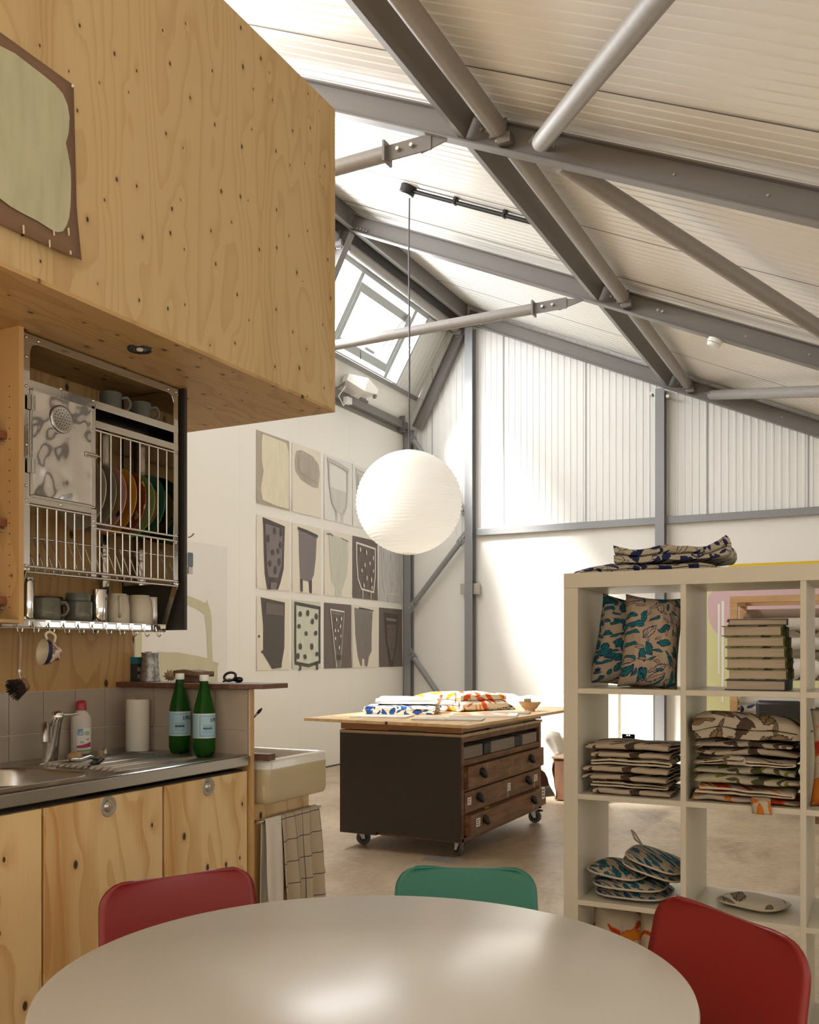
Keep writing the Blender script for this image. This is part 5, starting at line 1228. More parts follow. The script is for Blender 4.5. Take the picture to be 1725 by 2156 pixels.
def sheet(lab, px, py, w, d, rot, mats, h=.006, z=bz, name='sample_card', grp='cards and samples on the bench'):
    q = at(px, py, 'z', z); q.z = z
    t_ = MB().box(-w/2, w/2, -d/2, d/2, 0, h, 0)
    if len(mats) > 1: t_.box(-w/2+.01, w/2-.06, -d/2+.01, d/2-.01, h, h+.0006, 1)
    o = t_.build(name, mats, origin=(0,0,0)); o.location = q; o.rotation_euler = (0,0,rot); return tag(o, lab, 'card', grp)
M_speck = leaf_fabric('speckled_edge', (.60,.57,.51), [(.42,.40,.36),(.5,.48,.43)], None, 45, .4, .3, .7)
sheet('thin speckled fabric sample at the near left corner of the workbench top', 805, 1509, .36, .22, R(12), [M_speck])
sheet('long pale speckled sample board lying at the front of the workbench top', 945, 1515, .42, .20, R(16), [M_speck], .007)
sheet('orange printed card lying flat on the right side of the bench top', 1020, 1507, .42, .30, R(18), [M_paperw2, F_orange], .010)
sheet('plain grey card beneath the bowl side of the orange printed card', 1068, 1502, .30, .16, R(14), [plain('card_grey', (.30,.29,.26), .7)], .008)
q = at(1116, 1497.5, 'z', bz); q.z = bz; sc_ = (q-V((0,0,CAMH))).dot(_f)/F
t = thing('bowl', 'buff ceramic footed bowl on the workbench near the shelving', 'bowl', q)
r_ = 24*sc_; hb_ = 20*sc_
MB().lathe([(0,.004),(.45*r_,0),(.44*r_,.012),(.62*r_,hb_*.35),(.88*r_,hb_*.75),(r_,hb_),(r_*.97,hb_),(.82*r_,hb_*.72),(.5*r_,hb_*.35),(0,hb_*.3)], q, 36).build('body', plain('buff_stoneware', (.46,.31,.185), .5, var=.1), t, smooth=50)
o = MB().obox(q+V((-.015,-.005,hb_+.008)), V((.022,.006,0)), V((-.005,.02,0)), V((0,0,.014))); o = o.build('sponge', plain('olive_sponge', (.22,.18,.06), .8), origin=q+V((-.015,-.005,hb_)), bevel=.005); tag(o, 'small olive block sitting in the buff bowl', 'sponge')
# draped sofa and crate beyond the bench
M_drape = plain('calico', (.76,.72,.65), .9, var=.03, sc=30)
ctr = at(1175, 1640, 'z', 0)
t = thing('draped_chair', 'dark red armchair covered by a loose white dust sheet beyond the workbench', 'armchair', (-2.97, 8.05, 0))
MB().box(-3.47, -2.62, 7.55, 8.5, .06, .42).build('seat', plain('dark_red_cloth', (.07,.008,.010), .8), t, bevel=.03)
m = MB()
for x in (-3.42, -2.67):
    for y in (7.6, 8.45): m.cyl((x, y, 0), (x, y, .07), .025, n=10)
m.build('foot', M_dark, t)
def dfn(u, v):
    x = -3.62+1.17*u; s = v*1.9
    if s < .28: y, z = 7.50-.02*math.sin(u*14), .20+s*1.0+.06*math.sin(u*9+1)*(1-s/.28)
    elif s < 1.0: k = (s-.28)/.72; y = 7.50+k*.70; z = .47+.05*k+.03*math.sin(u*8+k*4)
    elif s < 1.4: k = (s-1.0)/.4; y = 8.20+.08*k; z = .52+.30*k+.02*math.sin(u*11)
    else: k = (s-1.4)/.5; y = 8.28+.35*k; z = .82+.03*math.sin(k*3)-.2*k*k
    if u > .90: z -= (u-.90)/.10*.14
    if u < .1: z -= (.1-u)*2.5
    p = V((x, y, z)); return p+noise.noise_vector(p*5)*.05+noise.noise_vector(p*11)*.018
MB().grid(dfn, 50, 60).build('dust_sheet', M_drape, t, smooth=180, solid=.004)
cx_ = at(1168, 1686, 'z', 0)
t = thing('wooden_crate', 'old brown wooden box stool on the floor behind the shelving edge', 'crate', cx_+V((.2,.1,0)))
M_crate = timber('old_crate_wood', (.075,.03,.014), (.17,.075,.035), 'Z', .6, 20)
x0, y0 = cx_.x-.0, cx_.y; ht_ = at(1168, 1592, 'y', y0).z
MB().box(x0, x0+.40, y0, y0+.02, .01, ht_-.02).box(x0, x0+.02, y0+.02, y0+.24, .01, ht_-.02).box(x0+.38, x0+.40, y0+.02, y0+.24, .01, ht_-.02).box(x0+.02, x0+.38, y0+.22, y0+.24, 0, ht_-.02).box(x0+.02, x0+.38, y0+.02, y0+.22, 0.01, .03).build('body', M_crate, t, bevel=.003)
MB().box(x0-.02, x0+.42, y0-.02, y0+.25, ht_-.02, ht_).build('lid', timber('old_crate_lid', (.16,.09,.05), (.32,.21,.13), 'X', .6, 20), t, bevel=.004)
MB().box(x0+.085, x0+.17, y0-.012, y0-.001, .07, .36).build('oval_label', plain('pale_wood_label', (.42,.25,.12), .6), t, bevel=.005)
q = at(930, 1810, 'z', 0)
o = MB().box(q.x-.10, q.x+.10, q.y-.07, q.y+.07, 0, .004).box(q.x-.004, q.x+.004, q.y-.07, q.y+.07, .004, .0055).build('floor_box', plain('floor_steel', (.34,.33,.31), .45, .2), origin=(q.x, q.y, 0), bevel=.001); tag(o, 'small steel floor socket cover in front of the workbench', 'floor socket')

# ------------------------------------------------------------------ white shelving unit
SY, SD = 3.04, .39; SX = -.919; CW, CP = .335, .352
M_shelf = plain('off_white_laminate', (.57,.535,.445), .34, var=.015)
t = thing('shelving_unit', 'tall off white open cube shelving unit holding fabrics and cushions', 'shelving', (-.24, SY+SD/2, 0))
xr = SX+4*CP-.017
MB().box(SX-.049, xr+.049, SY, SY+SD, 1.439, 1.489).build('top_board', M_shelf, t, bevel=.0012)
for a in (SX-.049, xr): MB().box(a, a+.049, SY+.0005, SY+SD-.0005, 0, 1.439).build('side_panel', M_shelf, t, bevel=.0012)
MB().box(SX, xr, SY, SY+SD, 0, .049).build('bottom_board', M_shelf, t, bevel=.0012)
for c in (1, 2, 3): MB().box(SX+c*CP-.017, SX+c*CP, SY+.001, SY+SD-.001, .049, 1.439).build('divider', M_shelf, t, bevel=.0008)
ZL = {}
for r_ in (1, 2, 3):
    z = 1.439-.335*r_-.0175*(r_-1)
    for c in range(4): MB().box(SX+c*CP, SX+c*CP+CW, SY+.002, SY+SD-.002, z-.0175, z).build('shelf', M_shelf, t, bevel=.0008)
    ZL[r_-1] = z+.0003
ZL[3] = .0493
def cx(c): return SX+c*CP
def sx_(px, y): return at(px, 1400, 'y', y).x

F_teal = leaf_fabric('teal_leaf_print', (.42,.34,.26), [(.015,.145,.17),(.02,.12,.15)], (.015,.022,.07), 23, .48, .26, 1.0)
F_teal2 = leaf_fabric('teal_sprig_print', (.40,.32,.245), [(.018,.15,.17),(.40,.32,.245)], (.015,.022,.07), 18, .48, .2, 1.0)
F_navy = leaf_fabric('navy_flower_print', (.42,.38,.30), [(.020,.025,.085),(.42,.38,.30)], (.018,.022,.08), 21, .48, .26, 1.0)
F_brown = leaf_fabric('brown_leaf_print', (.43,.36,.28), [(.20,.13,.065),(.07,.045,.03)], (.045,.03,.02), 15, .48, .2, .9)
F_brown2 = leaf_fabric('brown_blossom_print', (.40,.345,.275), [(.20,.14,.08),(.075,.05,.035)], (.055,.04,.028), 12, .48, .2, .85)
F_green = leaf_fabric('olive_leaf_print', (.40,.36,.27), [(.14,.14,.02),(.06,.06,.03)], None, 12, .48, .2, .9)
F_ember = leaf_fabric('orange_leaf_print', (.47,.40,.31), [(.50,.17,.02),(.36,.04,.015)], (.46,.12,.02), 9, .52, .18, .9, vein=False)
F_teal3 = leaf_fabric('blue_sprig_print', (.44,.38,.28), [(.02,.12,.20),(.03,.16,.22)], (.015,.03,.10), 24, .48, .22, 1.0)
M_trim = plain('cream_piping', (.50,.44,.34), .9); HEM = M_trim
# cloth on top of the unit
x0, x1 = sx_(1242, 3.25), sx_(1534, 3.22)
m = folded(x1-x0, .30, .030, 2, .011, 21, .012, amp=.012)
cloth('folded_fabric', 'navy flower printed cloth folded loosely on top of the white shelving', 'fabric', m, F_navy, ((x0+x1)/2-.02, 3.24, 1.4895), R(-2), 'folded cloths in the shelving')
m = folded((x1-x0)*.80, .24, .034, 2, .012, 27, -.02, amp=.022)
cloth('folded_fabric', 'navy printed cloth rumpled above the loosely folded one on the shelving', 'fabric', m, F_navy, ((x0+x1)/2+.06, 3.23, 1.516), (R(-3), R(-2), R(4)), 'folded cloths in the shelving')
# cushions
def cushion(name, lab, loc, rot, w, h, th, mat, seed=0, grp=None, tagged=False):
    def side(s):
        def fn(u, v):
            a, b = 2*u-1, 2*v-1
            k = (max(0, 1-abs(a)**3.2)*max(0, 1-abs(b)**3.2))**.55
            e = 1-.09*(1-abs(b)**2)*abs(a)**4
            pz = V((a*w/2*e, s*(th/2)*k, b*h/2*(1-.07*(1-a*a)*abs(b)**4)))
            pz.y += s*k*.012*noise.noise(V((a*2.2+seed, b*2.2, s*2.+seed)))+s*k*.010*noise.noise(V((a*5+seed, b*3.5, seed*3.)))+s*.006*abs(noise.noise(V((a*9+seed, b*6, seed*5.))))*k
            return pz
        return fn
    m = MB().grid(side(1), 34, 34).grid(side(-1), 34, 34)
    t = thing(name, lab, 'cushion', loc, rot=rot, group=grp)
    m.build('cover', mat, t, smooth=180)
    if tagged: MB().box(-.03, -.012, -.0, .03, -h/2+.03, -h/2+.10).build('label_tag', M_trim, t)
    return t
z0 = ZL[0]
xa = sx_(1296, 3.17); xb = sx_(1384, 3.16)
cushion('cushion', 'teal leaf printed cushion standing beside the side panel, half behind another cushion', (-.803, 3.275, z0+.150), (R(3), R(9), R(34)), .25, .315, .12, F_teal, 1, 'teal cushions in the top cell')
cushion('cushion', 'teal and navy sprig printed cushion pressed against the shelf divider', (-.700, 3.150, z0+.152), (R(-4), R(5), R(10)), .195, .315, .16, F_teal2, 4, 'teal cushions in the top cell')
# books
zb = z0; bk = [(1526,1656,.033,0,'bottom book of the stack with dark navy cover'), (1531,1659,.033,1,'second book from the bottom of the stack, olive cover'), (1527,1657,.034,1,'third book from the bottom of the stack, olive cover'), (1527,1655,.034,1,'middle book of the stack with olive leaf cover'), (1527,1653,.033,1,'third book from the top of the stack, green cover'), (1520,1648,.033,1,'second book from the top of the stack, shifted towards the cushions'), (1521,1648,.021,2,'thin topmost book lying askew on the stack')]
F_book = [plain('navy_cover', (.02,.025,.06), .6), leaf_fabric('olive_cover', (.20,.19,.10), [(.09,.10,.008),(.03,.03,.02)], None, 22, .48, .25, .95), plain('taupe_cover', (.12,.095,.07), .6)]
n = N('page_edge'); o_ = n.obj(); g = n.noise(n.map(o_, (1, 1, 60)), 9, 2); M_page = n.pr(n.ramp(g, [(.3, (.37,.305,.23)), (.7, (.47,.40,.31))]), .8)
for i, (pa, pb, h, k, lab) in enumerate(bk):
    yb = 3.10; a, b = sx_(pa, yb), sx_(pb, yb); w = b-a
    t = thing('book', lab, 'book', ((a+b)/2, yb+.11, zb), rot=R(0 if i < 6 else 9), group='stacked books in the shelving')
    d = .22
    MB().box(-w/2+.006, w/2-.005, -d/2+.004, d/2-.004, .003, h-.003).build('pages', M_page, t)
    c = MB().box(-w/2, w/2, -d/2, d/2, 0, .003).box(-w/2, w/2, -d/2, d/2, h-.003, h).box(w/2-.003, w/2, -d/2, d/2, .003, h-.003)
    c.build('cover', F_book[k], t, bevel=.0008); zb += h+.0006
# stacks of folded things
THK, SAG, AMP, RND = .55, .005, .006, .06
def stack(cell_x0, w, y, z, items, jitter, cat, name, grp, d=.26):
    rng = random.Random(len(items)*7+int(w*1000))
    for i, (h, mat, lab, lay) in enumerate(items):
        turn = i % 3 != 1; ww, dd = w*(1-rng.uniform(0, .10)), d
        if turn: ww, dd = dd, ww
        m = folded(ww, dd, h*1.03, lay, h/lay*THK, seed=i*3+int(z*100), sag=SAG, amp=AMP, rnd=RND)
        cloth(name, lab, cat, m, mat, (cell_x0+w/2+rng.uniform(-jitter, jitter), y+rng.uniform(-.01, .01), z), R(rng.uniform(-4, 4)+(-90 if turn else 0)), grp, hem=True); z += h
    return z
od = ['bottom', 'second from the bottom', 'third from the bottom', 'middle', 'third from the top', 'second from the top', 'topmost']
xm0, xm1 = sx_(1258, 3.2), sx_(1430, 3.2)
stack(xm0, xm1-xm0, 3.20, ZL[1], [(.0245, F_brown, 'brown leaf oven mitt, %s of the stack below the teal cushions' % o, 2) for o in od], .008, 'oven mitt', 'oven_mitt', 'brown mitts stacked in the shelving')
THK, SAG, AMP, RND = .5, .010, .012, .12
items = [(.026, F_ember, 'red orange apron at the very bottom of the big pile', 2), (.034, F_ember, 'red orange leaf apron, second from the bottom of the big pile', 2), (.030, F_green, 'olive leaf apron lying on the two orange ones', 2), (.030, F_green, 'olive apron under the brown ones in the big pile', 2), (.026, F_brown2, 'brown leaf apron with a wide folded end in the big pile', 2), (.026, F_brown, 'brown printed apron fourth from the top half of the big pile', 2), (.026, F_brown2, 'brown blossom apron beneath the crumpled top one', 2)]
wp = CW-.014; zt = stack(cx(1)+.006, wp, 3.20, ZL[1], items, .003, 'apron', 'folded_apron', 'aprons piled in the shelving', .28)
m = folded(wp*.97, .29, .072, 2, .030, 77, .014, amp=.020); cloth('folded_apron', 'crumpled brown blossom apron on top of the big pile', 'apron', m, F_brown2, (cx(1)+.006+wp/2, 3.20, zt), R(1), 'aprons piled in the shelving')
# strap of an orange apron hanging over the shelf edge
xs = sx_(1597, 3.03)
def strap(u, v):
    s = v; y = 3.10-.075*min(1, s*1.6)-(.0 if s < .6 else .0); z = ZL[1]+.026-.012*s if s < .6 else ZL[1]+.018-(s-.6)*.095
    return V((xs-.028+.056*u+.012*s, y-(.008*math.sin(u*3)), z))
tag(MB().grid(strap, 6, 14).build('apron_strap', F_ember, smooth=180, solid=.003), 'orange printed strap hanging over the shelf edge below the big pile', 'strap', 'aprons piled in the shelving')
m = folded(.06, .05, .030, 2, .010, 5, 0); cloth('folded_strap', 'folded pale strap end with dark leaf sticking out of the middle of the pile', 'strap', m, F_brown2, (sx_(1545, 3.08), 3.065, ZL[1]+.122), R(6), 'aprons piled in the shelving')
# blue oven mitts
def mitt(lab, loc, rot, mat, w=.20, d=.26, th=.022, seed=0, loop=False):
    """padded mitt: rounded outline with a piped hem, lying flat"""
    t = thing('oven_mitt', lab, 'oven mitt', loc, rot=rot, group='blue printed oven mitts')
    def outline(a):
        ca, sa = math.cos(a), math.sin(a); r = 1.0
        return V((w/2*abs(ca)**.6*(1 if ca > 0 else -1), d/2*abs(sa)**.6*(1 if sa > 0 else -1), 0))
    nseg = 40; vs = []; fs = []
    for sgn in (1, -1):
        base = len(vs)
        for k_ in range(6):
            f_ = k_/5
            for j in range(nseg):
                p = outline(2*PI*j/nseg)*f_; p.z = th/2+sgn*th/2*(1-f_**4)**.6+.003*noise.noise(V((p.x*20, p.y*20, seed+sgn)))
                vs.append(p)
        for k_ in range(5):
            for j in range(nseg): a_ = base+k_*nseg; fs.append((a_+j, a_+(j+1) % nseg, a_+nseg+(j+1) % nseg, a_+nseg+j))
    MB().add(vs, fs).build('padding', mat, t, smooth=180)
    MB().tube([outline(2*PI*j/nseg)*1.0+V((0,0,th/2)) for j in range(nseg)], .0035, 8, closed=True).build('piping', M_trim, t, smooth=90)
    if loop: MB().tube([V((-w/2+.02,d/2-.02,th/2)), V((-w/2-.02,d/2-.01,th/2+.03)), V((-w/2-.035,d/2,th/2+.034)), V((-w/2-.012,d/2-.02,th/2+.012))], .0035, 6, closed=True).build('hanging_loop', M_trim, t, smooth=90)
    return t
zc = ZL[2]; xl = sx_(1262, 3.2)
mitt('lowest blue and navy printed oven mitt lying flat on the shelf', (xl+.125, 3.20, zc), 0, F_teal3, .24, .26, .030, 1)
mitt('blue printed oven mitt lying second from the bottom', (xl+.115, 3.19, zc+.030), (0, R(1), R(4)), F_teal3, .24, .26, .032, 2)
mitt('teal leaf oven mitt with a bulging fold towards the unit side', (xl+.075, 3.19, zc+.063), (0, R(6), R(-6)), F_teal, .19, .24, .038, 3)
mitt('pale blue edged oven mitt tilted against the shelf divider', (xl+.185, 3.20, zc+.088), (0, R(15), R(5)), F_teal3, .20, .25, .022, 4)
mitt('topmost teal oven mitt tilted against the shelf divider with a loop', (xl+.195, 3.20, zc+.115), (0, R(16), R(0)), F_teal3, .19, .25, .022, 5, True)
o = mitt('single pale oven mitt lying alone behind the nearest red chair', (sx_(1585, 3.2), 3.22, ZL[2]), (0, 0, R(-22)), leaf_fabric('pale_mitt_print', (.56,.53,.45), [(.22,.19,.14),(.30,.27,.20)], (.10,.08,.06), 11, .48, .16, .6), .21, .17, .030, 7)
o['group'] = 'single mitt'
# orange cushions
z3 = ZL[3]
cushion('cushion', 'orange leaf cushion in the lowest visible cell, nearer the side panel', (sx_(1312, 3.2)-.005, 3.23, z3+.155), (R(3), R(8), R(24)), .25, .315, .13, F_ember, 6, 'orange cushions low in the shelving')
cushion('cushion', 'orange leaf cushion in the lowest visible cell, partly behind the red chair', (sx_(1392, 3.2)+.02, 3.20, z3+.155), (R(-2), R(5), R(12)), .20, .315, .15, F_ember, 8, 'orange cushions low in the shelving')
cushion('cushion', 'orange leaf cushion at the cut right edge, beside the apron pile', (cx(2)+.150, 3.105, ZL[1]+.150), (R(-3), R(0), R(-4)), .29, .30, .13, F_ember, 9, 'orange cushion in the third column')

# ------------------------------------------------------------------ things beyond the shelving
def gw(px, py): return at(px, py, 'y', YG)
M_pink = plain('mural_pink', (.66,.46,.49), .6, var=.03, sc=2); M_lime = plain('mural_lime', (.70,.70,.36), .6, var=.08, sc=3); M_yel = plain('mural_yellow', (.78,.52,.015), .6, var=.03)
a = gw(1484, 1300); yt = gw(1600, 1193).z
m = MB()
e = YG-.004
def gq(x0, x1, z0, z1, mm, off=0): m.add([(x0, e-off, z0), (x1, e-off, z0), (x1, e-off, z1), (x0, e-off, z1)], [(0,1,2,3)], mm)
gq(gw(1535,1193).x, 3.2, yt-.02, gw(1600,1190).z+.022, 2, .002)
gq(a.x, 3.2, .02, yt-.02, 0)
# pink panel with rounded lower corner
px0, pz0, pz1 = gw(1491,1300).x, gw(1520,1346).z, gw(1520,1240).z
pts = [(3.2, pz1), (3.2, pz0)]+[(px0+.24-.24*math.sin(R(t_)), pz0+.30-.30*math.cos(R(t_))) for t_ in range(0, 91, 15)]+[(px0+.12-.12*math.cos(R(t_)), pz1-.12+.12*math.sin(R(t_))) for t_ in range(0, 91, 15)]
m.add([(x, e-.002, z) for x, z in pts], [tuple(range(len(pts)))], 1)
for x, z0, z1, w in ((gw(1512,1300).x, 1.0, 1.75, .02), (gw(1520,1300).x, .7, 1.78, .025)): gq(x, x+w, z0, z1, 3, .003)
m.add([(gw(1484,1480).x, e-.003, gw(1484,1475).z), (gw(1494,1540).x, e-.003, .2), (gw(1484,1540).x, e-.003, .2)], [(0,1,2)], 2)
o = m.build('mural_panel', [M_lime, M_pink, M_yel, M_white], origin=(0, YG-.004, 0)); tag(o, 'wall painting of pale lime, pink and yellow shapes on the gable wall', 'mural')
RY = 8.4
M_rack = timber('rack_pine', (.40,.22,.09), (.58,.37,.18), 'X', .5, 14)
t = thing('fabric_rack', 'pine rack holding rolls of fabric in front of the painted wall', 'rack', (-.3, RY, 0))
xp = at(1546, 1300, 'y', RY).x; zt_ = at(1546, 1256, 'y', RY).z
for x in (xp, 1.1): MB().box(x-.03, x+.03, RY-.03, RY+.03, 0, zt_).box(x-.03, x+.03, RY+.55, RY+.61, 0, zt_).box(x-.028, x+.028, RY+.03, RY+.55, zt_-.06, zt_).build('post', M_rack, t)
MB().box(xp-.03, 1.13, RY-.032, RY+.032, zt_-.055, zt_+.0).build('top_rail', M_rack, t, bevel=.002)
MB().box(xp-.03, 1.13, RY+.55, RY+.61, zt_-.055, zt_).build('back_rail', M_rack, t)
rolls = [(1283, 1318, .0, 'brown_tube', 'bare brown cardboard tube, uppermost roll on the pine rack', (1552, 'c')), (1305, 1330, .2, 0, 0, 0)]
def roll(name, lab, py0, py1, px0, mat, y, xr_=1.05):
    z0, z1 = at(1600, py0, 'y', y).z, at(1600, py1, 'y', y).z; r_ = abs(z0-z1)/2; zc_ = (z0+z1)/2; x0 = at(px0, 1376, 'y', y).x
    t = thing(name, lab, 'fabric roll', (x0, y, zc_), group='fabric rolls on the pine rack')
    MB().cyl((x0, y, zc_), (xr_, y, zc_), r_, n=28).build('wound_cloth', mat, t, smooth=50)
    MB().cyl((x0-.03, y, zc_), (x0+.05, y, zc_), r_*.45, n=16).build('core', plain('card_core', (.30,.19,.11), .8), t, smooth=50)
M_silk = plain('silver_cloth', (.50,.47,.41), .45, var=.06, sc=6)
F_roll = leaf_fabric('roll_brown_print', (.52,.46,.36), [(.20,.12,.05),(.34,.25,.14)], (.08,.05,.025), 5, .48, .18, .95)
F_roll2 = leaf_fabric('roll_olive_print', (.50,.45,.36), [(.22,.20,.02),(.22,.20,.02)], (.09,.08,.01), 5.5, .48, .18, .95)
F_roll3 = leaf_fabric('roll_blue_print', (.62,.58,.50), [(.06,.24,.30),(.40,.27,.12)], (.03,.08,.14), 5, .48, .16, .8)
M_kraft = plain('kraft_roll', (.225,.15,.10), .7, var=.05)
roll('fabric_roll', 'wide brown roll below the top rail of the pine rack', 1283, 1312, 1574, M_kraft, RY+.35)
roll('fabric_roll', 'shiny silver grey fabric roll, second from the top of the pine rack', 1302, 1329, 1556, M_silk, RY+.10)
roll('fabric_roll', 'brown leaf printed fabric roll under the silver one', 1324, 1354, 1560, F_roll, RY+.22)
roll('fabric_roll', 'pale shiny roll behind the stack of books', 1343, 1369, 1600, M_silk, RY+.05)
roll('fabric_roll', 'olive leaf printed fabric roll behind the stack of books', 1362, 1388, 1600, F_roll2, RY+.2)
roll('fabric_roll', 'white roll with blue and ochre leaves near the shelf board', 1386, 1432, 1605, F_roll3, RY+.08)
roll('fabric_roll', 'pale silver roll just under the shelf board with the books', 1466, 1488, 1558, M_silk, RY+.1)
roll('fabric_roll', 'navy printed pale roll left of the black chair back', 1484, 1502, 1560, leaf_fabric('roll_navy_print', (.48,.44,.37), [(.02,.03,.10),(.03,.04,.1)], None, 6, .48, .2, .9), RY+.06)
roll('fabric_roll', 'grey roll on a brown core, lowest one left of the black chair back', 1505, 1516, 1580, M_silk, RY+.12)
# resting boards that carry the rolls
m = MB()
for z in (.45, .78, .93, 1.10, 1.22, 1.32, 1.44): m.box(xp-.02, xp+.0, RY-.0, RY+.55, z-.02, z)
m.build('support_arm', M_rack, t)
# office chair behind the shelving
OY = 7.72; xa, xb = at(1590, 1500, 'y', OY).x, at(1690, 1500, 'y', OY).x; zt2 = at(1620, 1475, 'y', OY).z
t = thing('office_chair', 'black padded office chair with its back towards the shelving', 'chair', ((xa+xb)/2, OY+.2, 0))
m = MB().box(xa, xb, OY, OY+.06, zt2-.46, zt2); m.build('backrest', plain('black_leather', (.016,.013,.013), .35, var=.2), t, bevel=.03, smooth=40)
xm = (xa+xb)/2
MB().box(xm-.22, xm+.22, OY+.03, OY+.48, .44, .50).build('seat', plain('black_leather', (.016,.013,.013), .35), t, bevel=.02)
MB().cyl((xm, OY+.25, .10), (xm, OY+.25, .44), .025, n=14).build('gas_stem', M_chrome, t, smooth=50)
MB().box(xm-.03, xm+.03, OY+.01, OY+.03, .40, zt2-.30).box(xm-.03, xm+.03, OY+.01, OY+.25, .40, .43).build('back_bar', M_dark, t)
for i in range(5):
    a_ = 2*PI*i/5+.3; e_ = V((xm+.28*math.cos(a_), OY+.25+.28*math.sin(a_), .075))
    l_ = MB().bar((xm, OY+.25, .11), e_, .04, .03).build('leg', M_dark, t); MB().cyl(e_+V((-.015,0,-.045)), e_+V((.015,0,-.045)), .03, n=14).build('castor', M_dark, l_, smooth=50)
# shelf of bits at the right edge
y = 7.3; x0 = at(1700, 1500, 'y', y).x
t = thing('drawer_unit', 'low wooden slatted drawer unit behind the third shelf column', 'drawers', (x0+.25, y, 0))
zz = at(1710, 1565, 'y', y).z; z1_ = at(1705, 1520, 'y', y).z
M_slat = timber('brown_slats', (.15,.075,.035), (.26,.15,.08), 'X', .5, 10)
MB().box(x0-.03, x0+.5, y, y+.36, 0, z1_).build('body', M_slat, t)
for i in range(5): MB().box(x0-.028, x0+.498, y-.012, y, .04+i*(z1_-.05)/5, .03+(i+1)*(z1_-.05)/5).build('drawer', M_slat, t, bevel=.002)
q0 = at(1719, 1500, 'y', y-.1); 
t = thing('tool_box', 'yellow and black plastic box at the right edge on the slatted drawers', 'tool box', (q0.x+.08, y+.1, z1_))
MB().box(q0.x-.02, q0.x+.2, y-.0, y+.2, z1_, z1_+.07).build('body', plain('yellow_plastic', (.62,.36,.01), .4), t, bevel=.006)
MB().box(q0.x-.025, q0.x+.205, y-.005, y+.205, z1_+.071, z1_+.10).box(q0.x+.03, q0.x+.06, y-.012, y-.0, z1_+.03, z1_+.08).build('lid', M_dark, t, bevel=.004)

# ------------------------------------------------------------------ table and chairs
TC = V((-.728, 1.284, 0)); TR, TZ2 = .500, .712
n = N('table_laminate'); o_ = n.obj()
sp = n.step(n.noise(o_, 55, 1), .76, .79); sc_n = n.noise(o_, 3, 3)
n.pr(n.mix(n.math('MULTIPLY', sp, .15), (.58,.57,.535), (.38,.36,.32)), .25, 0, **{'Specular IOR Level': .6}); M_table = n.mat
t = thing('round_table', 'round white laminate table in the foreground', 'table', TC)
MB().lathe([(0,TZ2-.024),(TR-.012,TZ2-.024),(TR-.002,TZ2-.016),(TR,TZ2-.008),(TR-.002,TZ2-.002),(TR-.006,TZ2),(0,TZ2)], TC, 160).build('tabletop', M_table, t, smooth=30)
MB().cyl(TC+V((0,0,.03)), TC+V((0,0,TZ2-.03)), .035, n=24).build('pedestal', M_brushed, t, smooth=50)
MB().lathe([(.0,.03),(.05,.03),(.20,.012),(.215,.004),(.215,0),(0,0)], TC, 40).build('foot', M_brushed, t, smooth=40)
def chair(lab, loc, rz, mat, W_=.205, sc=1.0, name='shell_chair', group='moulded shell chairs round the table'):
    """local: seat centre at the origin, sitter faces +y"""
    t = thing(name, lab, 'chair', loc, rot=rz, group=group); t.scale = (sc, sc, sc)
    prof = [(.23,.418),(.21,.436),(.16,.442),(.08,.436),(0,.430),(-.08,.430),(-.14,.440),(-.175,.465),(-.195,.505),(-.208,.56),(-.222,.63),(-.234,.69),(-.242,.742),(-.2445,.755)]
    def fn(u, v):
        s = v*(len(prof)-1); i = min(int(s), len(prof)-2); f_ = s-i; y = prof[i][0]*(1-f_)+prof[i+1][0]*f_; z = prof[i][1]*(1-f_)+prof[i+1][1]*f_
        a = 2*u-1
        hw = W_-.008*(s/13)*1.0
        if s > 8: hw -= .012*((s-8)/5)
        # rounded upper corners
        dz = .755-z
        if s > 7 and dz < .05: hw -= .05-math.sqrt(max(0, .05**2-(.05-dz)**2))
        if s < 1.2: hw -= .03*(1-s/1.2)**2
        cup = .022*a*a
        if s < 7: z += cup*.6
        else: y += cup*.9
        return V((a*hw, y, z))
    m = MB().grid(fn, 22, 90)
    o = m.build('shell', mat, t, smooth=180); md = o.modifiers.new('solid', 'SOLIDIFY'); md.thickness = .008; md.offset = 1
    for sx in (-1, 1):
        for (y0, y1) in ((.15,.21),(-.12,-.215)):
            MB().tube([(sx*.13, y0*.8, .428), (sx*.155, y0, .415), (sx*.19, y1, .02), (sx*.191, y1*1.005, 0)], .010, 12).build('leg', M_tube, t, smooth=60)
    return t
M_red = plain('red_plastic', (.19,.011,.012), .36, var=.03); M_red2 = plain('red_plastic_bright', (.20,.010,.009), .4, var=.03); M_teal = plain('teal_plastic', (.015,.145,.105), .38, var=.03)
def seat_at(back, nrm, sc=1.0):
    """back = middle of the top edge on the floor plan, nrm = direction the sitter faces"""
    nrm = V((nrm[0], nrm[1], 0)).normalized(); loc = V((back[0], back[1], 0))+nrm*.2445*sc
    return loc, math.atan2(nrm.y, nrm.x)-PI/2
for lab, bk_, nr_, m_, w_, s_ in (('red shell chair in front of the plywood cabinets', (-1.475, 1.700), (.885, -.466), M_red, .215, .93), ('green shell chair beyond the far side of the table', (-.907, 2.080), (.375, -.927), M_teal, .196, .93), ('red shell chair with its inner side facing us, in front of the white shelving', (-.240, 1.735), (-.652, -.758), M_red2, .208, 1.0)):
    l_, r_ = seat_at(bk_, nr_, s_); chair(lab, l_, r_, m_, w_, s_)

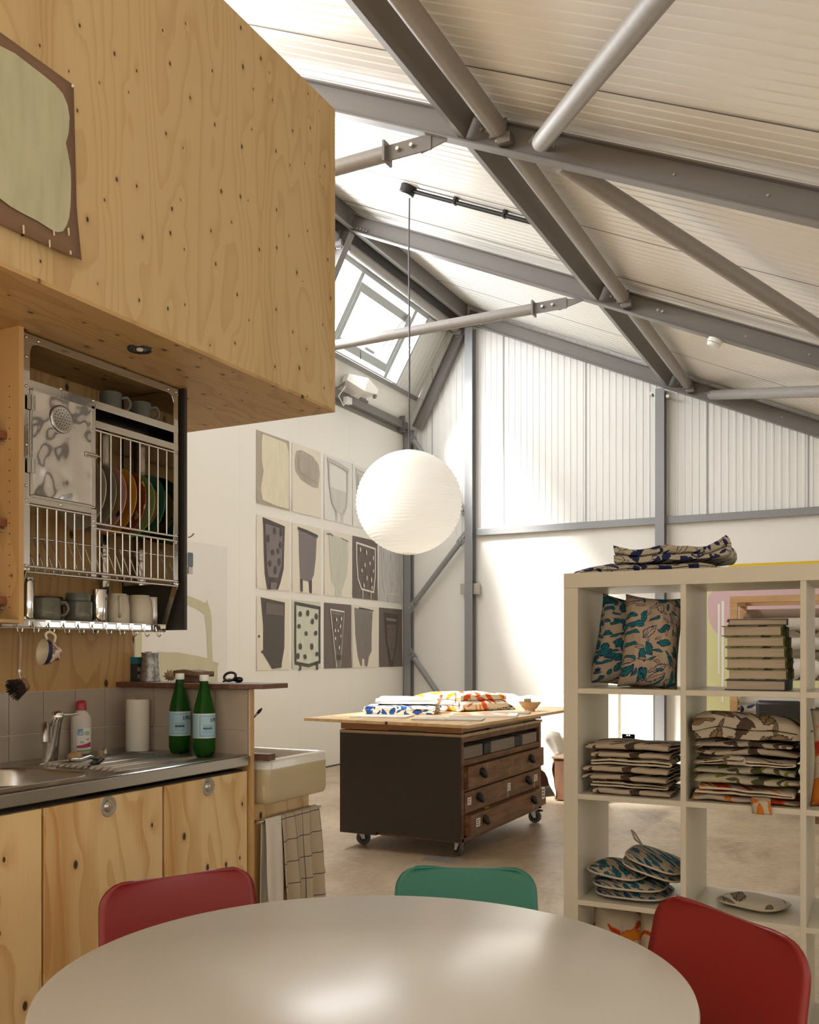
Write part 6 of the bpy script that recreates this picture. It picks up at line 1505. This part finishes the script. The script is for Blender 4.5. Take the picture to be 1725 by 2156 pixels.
# ------------------------------------------------------------------ light
w = bpy.data.worlds.new('daylight'); S.world = w; w.use_nodes = True
bg = w.node_tree.nodes['Background']; bg.inputs['Color'].default_value = (1.0, .965, .895, 1); bg.inputs['Strength'].default_value = WORLD
def light(kind, name, loc, rot, energy, col=(1,1,1), **kw):
    l = bpy.data.lights.new(name, kind); l.energy = energy; l.color = col
    for k, v in kw.items(): setattr(l, k, v)
    o = bpy.data.objects.new(name, l); COL.objects.link(o); o.location = loc; o.rotation_euler = rot; return o
sd = V(SUN_DIR).normalized()
o = light('SUN', 'sun', (-8, 2, 9), (0,0,0), SUN, (1.0,.965,.90), angle=R(SUNA)); o.rotation_euler = sd.to_track_quat('-Z', 'Y').to_euler()
# daylight through the skylight and through the made-up openings behind and to the right
nx, nz = -SL/math.hypot(1, SL), 1/math.hypot(1, SL)
k = V((slx(4.76), 4.4, 4.76))+V((nx, 0, nz))*.12
o = light('AREA', 'skylight_daylight', k, (0,0,0), SKYL, (.97,.985,1.0), shape='RECTANGLE', size=10.6, size_y=.72)
d = V((-nx, 0, -nz)); Z_ = -d; X_ = V((0,1,0)); Y_ = Z_.cross(X_); o.rotation_euler = Matrix((X_, Y_, Z_)).transposed().to_euler()
for nm, loc, d, e_, s1, s2 in FILL:
    d = V(d).normalized(); o = light('AREA', nm, loc, (0,0,0), e_, (1.0,.96,.88), shape='RECTANGLE', size=s1, size_y=s2); o.rotation_euler = d.to_track_quat('-Z', 'Y').to_euler()
S.view_settings.view_transform = 'Standard'; S.view_settings.look = 'None'; S.view_settings.exposure = EXPO; S.view_settings.gamma = 1.0
try: S.view_settings.use_curve_mapping = False
except Exception: pass
cy_ = S.cycles; cy_.use_denoising = True; cy_.max_bounces = 8; cy_.diffuse_bounces = 5; cy_.glossy_bounces = 4; cy_.transmission_bounces = 6; cy_.transparent_max_bounces = 12
cy_.caustics_reflective = False; cy_.caustics_refractive = False; cy_.sample_clamp_indirect = 6.0
try: cy_.denoising_use_gpu = False
except Exception: pass
